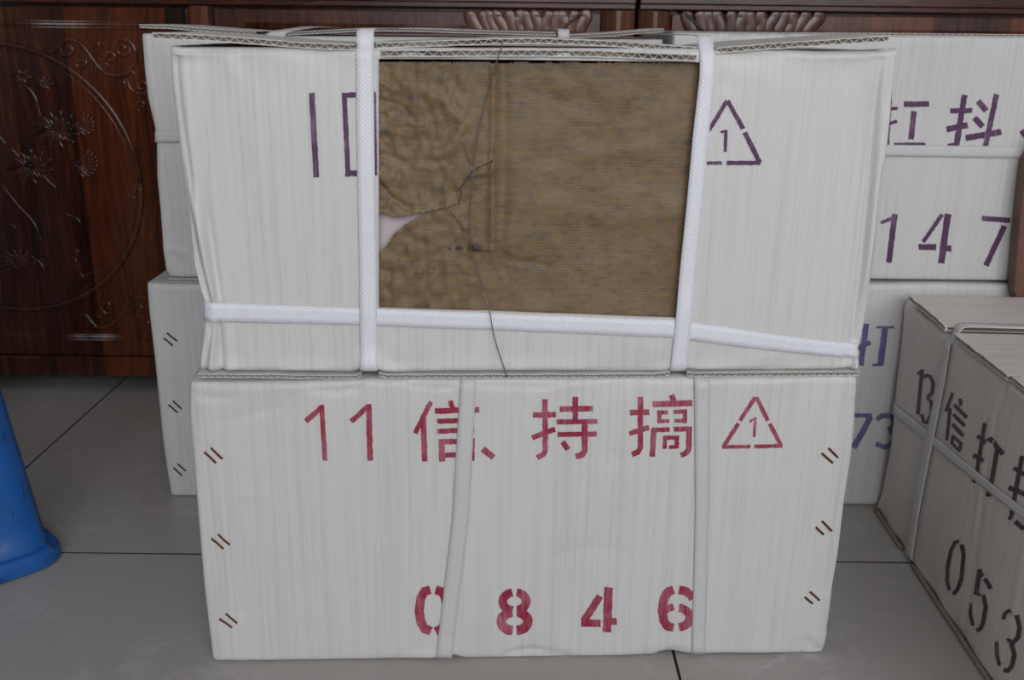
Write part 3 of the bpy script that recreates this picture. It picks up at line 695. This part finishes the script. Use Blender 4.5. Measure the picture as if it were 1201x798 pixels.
# flaps
corrugated(F2, [(178, 38), (230, 40), (300, 45), (360, 50), (416, 52)], .0046, c2, 'top_flap', .001, .13, 0, seed=2, wave=.0085)
corrugated(F2, [(441, 50), (500, 48), (580, 45), (640, 44.5), (720, 48), (818, 55)], .0044, c2, 'top_flap', -.004, .13, 0, seed=3, wave=.0085, torn=.004)
corrugated(F2, [(840, 56), (900, 51), (960, 47), (1020, 43), (1044, 42)], .0046, c2, 'top_flap', .001, .13, 0, seed=4, wave=.0085)
corrugated(F2, [(446, 58.5), (520, 58.5), (600, 58), (700, 59), (818, 64)], .0052, c2, 'torn_edge', .0048, .02, 0, seed=5, wave=.0085, torn=.005, label='torn fluted edge of the cut front panel')
corrugated(F2, [(232, 438.6), (300, 439), (400, 440.5), (418, 440), (424, 437.5)], .0037, c2, 'bottom_flap', .002, .13, 0, seed=6, wave=.0062)
corrugated(F2, [(444, 437.2), (452, 439.5), (620, 439), (770, 438.5), (786, 436)], .0037, c2, 'bottom_flap', .002, .13, 0, seed=7, wave=.0062)
corrugated(F2, [(806, 436.5), (815, 437.6), (900, 437), (1009, 436.2)], .0037, c2, 'bottom_flap', .002, .13, 0, seed=8, wave=.0062)

# ---- the paper parcel inside ----------------------------------------------
PD = -.0065
BLOTS = []
for (x, y, r_) in ((557, 290.5, .0050), (539, 291.5, .0030), (527, 292, .0013)):
    u, v = F2.px(x, y, PD); BLOTS.append((u, v, r_))
PAPER = mat_paper()
parcel = thing('paper_parcel', 'brown kraft paper parcel with a torn flap inside the opened carton', 'parcel', F2.to(.28, .292, -.14))
u0, v1 = F2.px(447, 76); u1, v0 = F2.px(790, 372)
mm = MB()
for (a0, a1, b0, b1) in ((F2.px(430, 70)[0], F2.px(830, 70)[0], .2955, F2.px(600, 80)[1]),):
    P_ = [F2.to(u, v, d) for d in (-.016, -.27) for v in (b0, b1) for u in (a0, a1)]
    mm.add(P_, [(0, 1, 3, 2), (4, 6, 7, 5), (0, 4, 5, 1), (2, 3, 7, 6), (0, 2, 6, 4), (1, 5, 7, 3)])
mm.build('packing_block', INNER, parcel, label='pale pinkish packing seen through the torn paper')
TEAR_UP = [(436, 246), (444, 248), (465, 255), (497, 249), (520, 244), (538, 239)]
TEAR_LO = [(538, 239.6), (517, 246), (495, 252.5), (479, 261), (461.6, 275), (453, 289), (446.7, 294.6), (444, 309), (436, 312)]
CRACK = [(538, 239), (540.5, 228), (540, 221), (546, 211), (555, 199), (566, 194), (577, 189)]
TEAR = TEAR_UP + TEAR_LO
def inside(p, poly):
    x, y = p; c = False; n = len(poly)
    for i in range(n):
        (x1, y1), (x2, y2) = poly[i], poly[i - 1]
        if (y1 > y) != (y2 > y) and x < (x2 - x1) * (y - y1) / (y2 - y1) + x1: c = not c
    return c
def pdist(p, pl):
    p = Vector(p); best = 1e9
    for a, b in zip(pl, pl[1:]):
        a, b = Vector(a), Vector(b); ab = b - a; t = max(0, min(1, (p - a).dot(ab) / ab.dot(ab))); best = min(best, (p - a - ab * t).length)
    return best
PCR = [([(579, 62), (578, 150), (577, 290)], 4.5, .0026), ([(590, 62), (592, 180), (588, 370)], 7, -.0016), ([(577, 290), (590, 330), (588, 372)], 5, .0016),
       ([(475, 100), (520, 118), (545, 145), (535, 165), (515, 185)], 7, .0022), ([(444, 118), (470, 125), (485, 140)], 4, -.0016), ([(446, 95), (462, 105)], 4, .002), ([(444, 150), (480, 158), (500, 150)], 4, .0016), ([(444, 180), (475, 190), (520, 188)], 4.5, -.0014),
       ([(444, 215), (460, 232), (480, 244)], 4, -.002), ([(545, 165), (553, 190)], 3, .0014), ([(530, 246), (545, 268)], 3, .0016), ([(556, 205), (577, 200)], 4, .0016),
       ([(640, 200), (600, 260), (590, 290)], 10, .0014), ([(690, 180), (760, 175)], 9, .0012), ([(620, 110), (700, 130), (720, 170)], 12, -.0012), ([(577, 288), (600, 305), (640, 312)], 5, -.0014), ([(556, 291), (577, 292)], 3, .0013),
       ([(446, 330), (500, 340), (560, 330)], 10, .001), ([(650, 240), (720, 260), (790, 250)], 14, .0013)]
pv, pf, pu = [], [], []; STP = 1.6; X0, X1, Y0, Y1 = 438.0, 829.0, 71.0, 378.0
NX, NY = int((X1 - X0) / STP), int((Y1 - Y0) / STP)
topcut = lambda x: 72.5 + 1.2 * n1(x * .05) + (0.9 if x > 575 else 0) + 1.2 * n1(x * .25, 3)
flapdep = {}
for j in range(NY + 1):
    for i in range(NX + 1):
        x, y = X0 + i * STP, Y0 + j * STP
        if j == 0: y = topcut(x)
        dd = PD + .0022 * n1(x * .012, y * .012, 2) + .0010 * n1(x * .045, y * .04, 7)
        for pl, w_, h_ in PCR:
            q = pdist((x, y), pl) / w_
            if q < 2.6: dd += h_ * math.exp(-q * q)
        if x < 579:
            k = max(0, min(1, (579 - x) / 40)); up = inside((x, y), [(430, 60), (579, 60), (577, 189)] + CRACK[::-1][1:] + TEAR_UP[::-1][1:])
            wr = .0018 * n1(x * .10, y * .07, 3) * k
            dd += wr + (.0022 * k if up else -.0008 * k)
            if up: dd += .0026 * math.exp(-min(pdist((x, y), TEAR_UP), pdist((x, y), CRACK)) / 7.0)
            if x < 462: dd += .0022 * n1(x * .16, y * .14, 11) * (462 - x) / 20
        u, v = F2.px(x, y, PD); pv.append(F2.to(u, v, min(dd, -.0008))); pu.append((u, v))
for j in range(NY):
    for i in range(NX):
        x, y = X0 + (i + .5) * STP, Y0 + (j + .5) * STP
        if y < topcut(x): continue
        if inside((x, y), TEAR): continue
        if pdist((x, y), CRACK) < 0.85 + .5 * n1(x * .3, y * .3): continue
        k = j * (NX + 1) + i; pf.append((k, k + NX + 1, k + NX + 2, k + 1))
pap = obj('wrapping_paper', pv, pf, PAPER, parcel, pu, sm=True)
# ---- wire -----------------------------------------------------------------
wp = [(590, 47, .006), (589, 52, .006), (582, 75, .004), (574, 99.6, .001), (566, 133, 0), (560, 159, 0), (557, 185, 0), (555, 208, .0012), (551.5, 235, .001), (550.5, 250, 0), (551, 270, 0), (553, 292.6, 0), (560, 317, .0006), (567, 342, .0008), (574, 364, .0038), (578, 388, .0042), (583, 407, .0035), (590, 428, .003), (595, 443, .004)]
P_ = []
for (x, y, d) in smooth(wp, 4): u, v = F2.px(x, y, d); P_.append(F2.to(u, v, d))
wt = thing('steel_wire', 'thin grey wire hanging down over the brown paper', 'wire', P_[-1])
mm = MB(); mm.sweep(P_, .00042, .00042, F2.n, 8, taper=False); mm.build('strand', STEEL, wt, sm=True)

# ---- back left cartons ----------------------------------------------------
A3 = ground(200, 583); F3 = Frame(A3, A3 + Vector((1, 0.006, 0)))
uw = .575
def pxr(fr, u, v):      # px of a face point
    p = fr.to(u, v, 0) - CAM; z = p.dot(FW); return (IW / 2 + FPX * p.dot(RT) / z, IH / 2 - FPX * p.dot(UP) / z)
L3 = [(171, 333), (174, 370), (180, 420), (185, 470), (190, 520), (196, 560), (200, 583)]
uR = F3.px(171, 333)[0] + uw
R3 = [pxr(F3, uR, .273), pxr(F3, uR, 0)]; T3 = [(171, 333), (190, 334), (300, 336), R3[0]]; B3 = [(200, 583), R3[1]]
D3 = make_disp(F3, L3, R3, T3, B3, 9.0, r=.005, amp=.0015, creases=[([(190, 345), (205, 470), (222, 580)], .003, -.0012), ([(180, 345), (196, 480), (210, 580)], .0025, .001)])
c3 = thing('carton', 'stapled white carton on the floor before the carved cabinet', 'box', F3.to(.28, 0, -.14))
make_front(F3, L3, R3, T3, B3, D3, 60, 40, None, .29, CARD_C, c3)
staples(F3, D3, [((191.7, 397), (202.5, 405.6)), ((195.5, 391), (207.5, 400)), ((198, 475), (208, 484.5)), ((202.5, 470.7), (213, 479.7)), ((204, 548.4), (213.5, 558)), ((208.5, 544), (218, 553))], IRON, c3)
F4 = Frame(A3 + Vector((0, .012, 0)), A3 + Vector((1, .018, 0)))
L4 = [(165, 39), (168, 80), (172, 115), (179, 145), (182, 160), (183, 210), (187, 250), (191, 300), (193, 316), (199, 326)]
u4 = F4.px(165, 39)[0]; uR = u4 + .572; z4 = F4.px(199, 326)[1]
zt = F4.px(165, 39)[1]
R4 = [pxr(F4, uR, zt), pxr(F4, uR, z4)]; T4 = [(165, 39), (260, 41), R4[0]]; B4 = [(199, 326), R4[1]]
D4 = make_disp(F4, L4, R4, T4, B4, 12.0, r=.005, amp=.0018, creases=[([(183, 60), (196, 150), (200, 300)], .0028, -.0014), ([(176, 60), (188, 150), (192, 300)], .0022, .001), ([(194, 290), (215, 296), (230, 310)], .004, .0016)])
c4 = thing('carton', 'white strapped carton stacked before the carved cabinet, behind the opened carton', 'box', F4.to(u4 + .28, z4, -.14))
make_front(F4, L4, R4, T4, B4, D4, 60, 40, None, .275, CARD_C, c4)
strap(F4, D4, [(181.5, 154.5), (240, 155), (330, 156)], [(181.5, 167.5), (240, 168), (330, 169)], STRAP_G, c4, head=[(-.002, 0, -.005), (-.002, 0, -.1)], lift=.001)
corrugated(F4, [(197, 327), (235, 327.6), (420, 330)], .0040, c4, 'bottom_flap', .002, .2, 0, seed=21, rag=.002)
corrugated(F4, [(163, 28.5), (200, 30), (250, 34), (300, 37)], .0036, c4, 'top_flap', .002, .12, -.004, seed=22)
corrugated(F4, [(330, 38), (420, 33), (480, 33), (560, 35.5), (652, 38)], .0036, c4, 'top_flap', .001, .13, 0, seed=23, wave=.005)
corrugated(F4, [(668, 41), (720, 38.5), (760, 35), (779, 33.5)], .0036, c4, 'top_flap', .001, .13, 0, seed=24, wave=.005)
strap(F4, lambda u, v: 0, [(312, 40), (312, 44)], [(335, 40), (335, 44)], STRAP_G, c4, head=[(.004, .003, -.004), (.02, .008, -.10), (.02, .006, -.26)], lift=.003)
strap(F4, lambda u, v: 0, [(654, 37), (654, 60)], [(668, 37), (668, 60)], STRAP_G, c4, head=[(.000, .002, -.004), (.0, .003, -.26)], lift=.003)

# ---- back right cartons ----------------------------------------------------
A5 = ground(1022, 594); F5 = Frame(A5 - Vector((.3, 0, 0)), A5 + Vector((1, 0, 0)))
u5 = F5.px(786, 40)[0] + .02
zt5 = F5.px(1020, 334)[1]
L5 = [pxr(F5, u5, zt5), pxr(F5, u5, 0)]; R5 = [pxr(F5, u5 + uw, zt5), pxr(F5, u5 + uw, 0)]
T5 = [L5[0], (1020, 334), (1100, 333), R5[0]]; B5 = [L5[1], (1022, 594), R5[1]]
D5 = make_disp(F5, L5, R5, T5, B5, 15.0, r=.006, amp=.0015)
c5 = thing('carton', 'white carton on the floor marked with faded blue-violet characters and 73', 'box', F5.to(u5 + .28, 0, -.14))
make_front(F5, L5, R5, T5, B5, D5, 80, 44, None, .29, CARD_C, c5)
G5 = [[([(1016.5, 380), (1009.8, 429)], 6.4), ([(1003, 411), (1021, 401.5)], 5.6), ([(1004, 387), (1012, 386.6)], 3)],
      [([(1028, 384), (1049, 384)], 2.4), ([(1038.3, 384), (1032.8, 429)], 7.6), ([(1022.8, 428.5), (1033, 428.5)], 3)],
      [([(1000, 487.3), (1023, 488)], 5), ([(1021.5, 489), (1012, 507), (1001, 526)], 7)],
      [([(1029, 493), (1034, 488.5), (1042, 488), (1049, 492), (1049, 500), (1042, 505)], 6), ([(1044, 505), (1050, 512), (1047, 521), (1038, 525), (1027, 521)], 6)]]
for g in G5: glyph(F5, D5, g, INK_BLU, c5)
A6 = A5 + Vector((0, .006, 0)); F6 = Frame(A6 - Vector((.3, 0, 0)), A6 + Vector((1, 0, 0)))
u6 = F6.px(790, 40)[0]; zb6 = F6.px(1100, 329)[1]; zt6 = F6.px(1120, 41)[1]
L6 = [pxr(F6, u6, zt6), pxr(F6, u6, zb6)]; R6 = [pxr(F6, u6 + uw, zt6), pxr(F6, u6 + uw, zb6)]
T6 = [L6[0], (1060, 40.5), (1201, 42), R6[0]]; B6 = [L6[1], (1100, 329), R6[1]]
D6 = make_disp(F6, L6, R6, T6, B6, 19.0, r=.004, amp=.0012)
c6 = thing('carton', 'white strapped carton with purple stencilled characters and digits 147, top of its stack', 'box', F6.to(u6 + .28, zb6, -.14))
make_front(F6, L6, R6, T6, B6, D6, 80, 44, None, .285, CARD_C, c6)
G6 = [[([(1060, 122.4), (1090, 122)], 6.6), ([(1072, 130.6), (1068.6, 163.7)], 6.4), ([(1049, 170), (1085, 170)], 5.4), ([(1040, 128), (1053, 127)], 4), ([(1040, 146), (1052, 142)], 4), ([(1044, 108), (1040, 171)], 5)],
      [([(1131.5, 111.7), (1122, 170), (1112, 172)], 6.6), ([(1115, 130.4), (1140.5, 129.4)], 6), ([(1110.4, 152), (1135, 146.6)], 7), ([(1147.5, 118.6), (1157, 130)], 6.6), ([(1143, 138), (1152.6, 148.7)], 6.6), ([(1169, 110.5), (1155, 176)], 6.2), ([(1133, 162), (1174.5, 154.7)], 7.2)],
      [([(1198, 153), (1207, 164)], 7)],
      [([(1033, 261.5), (1047, 256)], 4), ([(1049.6, 251), (1042.7, 308)], 6.6)],
      [([(1105, 251.6), (1083, 284)], 4.6), ([(1077.6, 290), (1098, 290)], 7), ([(1112, 251), (1104, 309)], 7.6), ([(1108, 291.6), (1116, 291.6)], 7)],
      [([(1151.4, 256), (1184.5, 258.5)], 6), ([(1178, 265), (1156.5, 312)], 6.4)]]
for g in G6: glyph(F6, D6, g, INK_PUR, c6)
strap(F6, D6, [(960, 169.5), (1050, 170), (1201, 172), (1300, 173)], [(960, 183), (1050, 183.6), (1201, 186), (1300, 187)], STRAP_G, c6, lift=.0016)
corrugated(F6, [(792, 37), (850, 38), (930, 38.5), (1060, 39), (1201, 40.5), (1330, 42)], .0030, c6, 'top_flap', .0005, .13, 0, seed=31, rag=.0012)
u_, v_ = F6.px(770, 33)
# ---- right carton, long side running towards the viewer ---------------------
A7, B7 = ground(1027, 597), ground(1160, 798)
F7 = Frame(A7, B7)
ul = .575
zt7 = F7.px(1060, 352)[1]
L7 = [(1058, 352), (1055, 390), (1050, 440), (1047, 480), (1041, 530), (1033, 575), (1027, 597)]
e7 = (ul, zt7)
def far7(v): 
    p = F7.to(ul, v, 0); return p
T7px = [(1058, 352), (1090, 377), (1117, 398), (1150, 422), (1180, 445)]
# the near part of the face lies beyond the frame: continue in face coordinates through the same tables
class Uv(Frame): pass
def pz(u, v): return pxr(F7, u, v)
R7 = [pz(ul, zt7), pz(ul, 0)]
T7 = T7px + [pz(.42, F7.px(1180, 445)[1]), pz(ul, F7.px(1180, 445)[1])]
B7l = [(1027, 597), (1160, 798), pz(ul, 0)]
CR7 = [([(1180, 450), (1170, 500), (1163, 530), (1150, 620), (1138, 700), (1128, 752)], .0022, -.0016), ([(1176, 450), (1163, 500), (1158, 530), (1145, 620)], .003, .0018), ([(1201, 646), (1184, 748)], .0028, .0022)]
D7 = make_disp(F7, L7, R7, T7, B7l, 23.0, r=.006, amp=.002, creases=CR7, bulge=.001, crumple=.008)
c7 = thing('carton', 'dusty white carton turned sideways, stencilled 13 and 053, alone on the floor', 'box', F7.to(ul / 2, 0, -.14))
make_front(F7, L7, R7, T7, B7l, D7, 110, 48, None, .29, CARD_D, c7)
G7 = [[([(1080.6, 433.5), (1075.6, 486.5)], 4.0), ([(1075, 439), (1080.4, 434)], 2.6)],
      [([(1083, 443), (1086, 440.5), (1090.5, 441.6), (1094, 450), (1092.6, 461), (1087, 466.5)], 4), ([(1087, 467), (1092.5, 472), (1092.5, 486), (1088, 496), (1083, 495), (1080.4, 486)], 4)],
      [([(1117, 461), (1113, 472), (1109, 482.7)], 3.6), ([(1114, 479), (1110.4, 516.5)], 3.4), ([(1126.4, 467.6), (1127.6, 476)], 3.6), ([(1119, 475), (1135, 490)], 4.4), ([(1118, 486), (1132.6, 500)], 4), ([(1117, 497.7), (1130.6, 511.5)], 4), ([(1118.4, 510), (1116.4, 521)], 3.4), ([(1118, 511.5), (1129, 521.5)], 3.6), ([(1128, 519), (1126, 530)], 3.4), ([(1117, 520), (1126, 529)], 3.4)],
      [([(1155.7, 496.4), (1144.6, 563), (1141.6, 566)], 4.4), ([(1147, 511.5), (1157.7, 520)], 4.8), ([(1142, 534), (1155.7, 541)], 5.2), ([(1161.4, 514), (1177.7, 532.8)], 5.4), ([(1171, 526.5), (1161.5, 581), (1157, 579)], 5)],
      [([(1199.5, 535), (1186, 607), (1183, 609)], 4.6), ([(1190, 549), (1204, 558)], 4.8), ([(1184, 572), (1203, 580)], 5.6), ([(1191, 612), (1201, 621)], 5.6), ([(1212, 560), (1222, 576)], 5), ([(1232, 560), (1214, 650)], 5)],
      [([(1126, 635), (1121.5, 636.5), (1117, 646), (1112.6, 664.5), (1111.4, 682), (1113.5, 692.5)], 4), ([(1128.6, 639), (1130.8, 652), (1127.4, 680), (1123, 692), (1118, 697.5)], 4.4)],
      [([(1149.4, 668), (1144.4, 698)], 5.4), ([(1155, 679), (1162, 691)], 5), ([(1147.5, 670), (1153, 676)], 4.6), ([(1145, 694), (1149, 699)], 4), ([(1153, 698), (1156.2, 711.7), (1153, 731), (1149, 738.5), (1145, 740)], 4.8), ([(1137.4, 708), (1138, 722), (1141, 734)], 4)],
      [([(1177, 727), (1179.4, 719), (1184, 716.4), (1188, 719)], 4), ([(1192.4, 722), (1196, 736.5), (1194, 748), (1189, 754), (1183, 751)], 4.8), ([(1186.5, 755), (1190, 768), (1187, 781), (1182.6, 787.5), (1177.6, 786)], 4.8), ([(1169.4, 753), (1169.6, 768), (1172.6, 781)], 4)]]
for g in G7: glyph(F7, D7, g, INK_DRK, c7, jit=.2)
strap(F7, D7, [(1047, 473), (1095, 511), (1130, 540), (1201, 597), (1240, 628)], [(1046, 486), (1092, 522), (1128, 551), (1199, 608), (1238, 640)], STRAP_G, c7, head=[(-.002, 0, -.004), (-.002, 0, -.2)], lift=.0014)
strap(F7, D7, [(1110, 388), (1101, 443), (1092, 485), (1078, 560), (1062, 651)], [(1116.5, 393), (1109, 440), (1100, 490), (1087, 565), (1070, 657)], STRAP_G, c7, head=[(0, .0075, -.004), (0, .009, -.012), (0, .0085, -.05), (0, .008, -.28)], tail=[(0, -.0005, -.006)], lift=.0026)
corrugated(F7, [(1065, 346), (1080, 358), (1096, 371), (1108, 383)], .0052, c7, 'top_flap', .003, .145, 0, seed=41, mat=CARD_D)
corrugated(F7, [(1118, 391), (1140, 408), (1160, 423), (1181, 440)], .0052, c7, 'top_flap', .003, .145, 0, seed=42, mat=CARD_D)
ua = F7.px(1186, 441)[0]
corrugated(F7, [(1186, 441.5), (1201, 453), pz(ul, zt7 + .010)], .0042, c7, 'top_flap', .001, .145, 0, seed=43, mat=CARD_D)
bm_ = MB()
z_ = zt7 + .0035
bm_.add([F7.to(u, v, d) for v in (zt7 + .0008, zt7 + .0050) for d in (-.147, -.288) for u in (.004, ul - .004)], [(0, 1, 3, 2), (4, 6, 7, 5), (0, 4, 5, 1), (2, 3, 7, 6), (0, 2, 6, 4), (1, 5, 7, 3)])
bm_.build('top_flap', CARD_D, c7)
# swollen fold along the bottom edge
bm_ = MB(); P_ = []
for i in range(60):
    u = lerp(.008, ul - .005, i / 59)
    P_.append(F7.to(u, .0028, .0026 + .0008 * n1(u * 40)))
k = [i for i, p in enumerate(P_) if abs((p - F7.P).dot(F7.u) - F7.px(1066, 655)[0]) < .012]
seg1, seg2 = P_[:k[0]], P_[k[-1] + 1:]
for s_ in (seg1, seg2):
    q = MB(); q.sweep(s_, .0024, .0024, F7.n, 8, taper=False); q.build('bottom_fold', FOLD_AND_SHADE, c7, sm=True)

# ------------------------------------------------------------------ brown board on the right carton
pb = ground(1193, 352, zt7 + .006)
FB = Frame(Vector((pb.x, pb.y, 0)), Vector((pb.x + 1, pb.y - .12, 0)))
out = [(1189, 344), (1190.5, 349), (1195, 352), (1204, 353)]
pts = [FB.px(*q) for q in [(1204, 190), (1199, 228), (1194, 280), (1190.5, 325), (1189, 342), (1191, 348.5), (1195, 351), (1203, 352)]]
uL = pts[-1][0]; zl = pb.z + .0003
pts = [(u, max(v, zl)) for u, v in pts]
pts = pts + [(uL + .10, zl), (uL + .12, zl + .01), (uL + .12, pts[0][1] + .03), (pts[0][0] + .01, pts[0][1] + .03)]
k = len(pts); mm = MB()
rings = []
for d, ins in ((-.02, 0), (-.0015, 0), (0, .0015)):
    cx = sum(p[0] for p in pts) / k; cz = sum(p[1] for p in pts) / k
    rings.append([FB.to(u + (cx - u) * ins * 8, v + (cz - v) * ins * 8, d) for u, v in pts])
V = [p for r in rings for p in r]; Fs = [tuple(range(k)), tuple(range(2 * k, 3 * k))[::-1]]
for r in range(2):
    for i in range(k): Fs.append((r * k + i, (r + 1) * k + i, (r + 1) * k + (i + 1) % k, r * k + (i + 1) % k))
t = obj('wooden_board', V, Fs, BROWN); t['label'] = 'reddish brown wooden board standing on the sideways carton'; t['category'] = 'board'

# ------------------------------------------------------------------ blue plastic stool
SC = Vector((-.784, .962, 0)); SA = math.radians(-45)
def srot(x, y, z): return (SC.x + x * math.cos(SA) - y * math.sin(SA), SC.y + x * math.sin(SA) + y * math.cos(SA), z)
stool = thing('plastic_stool', 'blue plastic stool with scuffed splayed legs', 'stool', SC)
H_S = .45; BH, TH = .205, .158      # half sizes at floor and under the seat
def leg(sx, sy):
    b = MB(); secs = []
    zs = [.018, .05, .12, .2, .3, .4, H_S - .01]
    for z in zs:
        h = lerp(BH, TH, z / H_S); arm = lerp(.075, .10, (z / H_S) ** 2); r = .028; th = .0035; pr = []
        for off in (0, th):
            hh = h - off; rr_ = r - off; ring_ = [(hh - arm, hh)]
            for i in range(7):
                a = math.radians(90 - 15 * i); ring_.append((hh - rr_ + rr_ * math.cos(a), hh - rr_ + rr_ * math.sin(a)))
            ring_.append((hh, hh - arm)); pr.append(ring_)
        secs.append([srot(sx * x, sy * y, z) for x, y in pr[0] + pr[1][::-1]])
    n = len(secs[0]); b.v = [Vector(p) for s in secs for p in s]; b.uv = [(0, 0)] * len(b.v)
    for i in range(len(zs) - 1):
        for j in range(n): b.f.append((i * n + j, i * n + (j + 1) % n, (i + 1) * n + (j + 1) % n, (i + 1) * n + j))
    b.f += [tuple(range(n)), tuple(range((len(zs) - 1) * n, len(zs) * n))]
    lg = b.build('leg', BLUE, stool, sm=False)
    for p in lg.data.polygons: p.use_smooth = abs(p.normal.z) < .9
    f = MB(); fs = []
    prof = [(.0, .006, 0), (.0, .0105, .003), (.0, .0105, .013), (.0, .006, .019), (0, -.002, .021)]
    for (_, o_, z) in prof:
        h = lerp(BH, TH, z / H_S) + o_; arm = .080 + o_; r = .028 + o_; rg = [(h - arm, h - .012), (h - arm, h)]
        for i in range(7):
            a = math.radians(90 - 15 * i); rg.append((h - r + r * math.cos(a), h - r + r * math.sin(a)))
        rg += [(h, h - arm), (h - .012, h - arm), (h - .014, h - .014)]
        fs.append([srot(sx * x, sy * y, z) for x, y in rg])
    n = len(fs[0]); f.v = [Vector(p) for s in fs for p in s]; f.uv = [(0, 0)] * len(f.v)
    for i in range(len(prof) - 1):
        for j in range(n): f.f.append((i * n + j, i * n + (j + 1) % n, (i + 1) * n + (j + 1) % n, (i + 1) * n + j))
    f.f += [tuple(range(n)), tuple(range((len(prof) - 1) * n, len(prof) * n))]
    f.build('foot_rim', BLUE, lg)
for sx in (1, -1):
    for sy in (1, -1): leg(sx, sy)
mm = MB(); mm.bevbox(-.168, .168, -.168, .168, H_S - .012, H_S + .016, .012); mm.v = [Vector(srot(*p)) for p in mm.v]; mm.build('seat', BLUE, stool)
for sx, sy in ((1, 0), (-1, 0), (0, 1), (0, -1)):
    mm = MB(); h = .159
    if sx: mm.box(sx * h - .002, sx * h + .002, -.11, .11, H_S - .07, H_S - .011)
    else: mm.box(-.11, .11, sy * h - .002, sy * h + .002, H_S - .07, H_S - .011)
    mm.v = [Vector(srot(*p)) for p in mm.v]
    mm.build('apron', BLUE, stool)
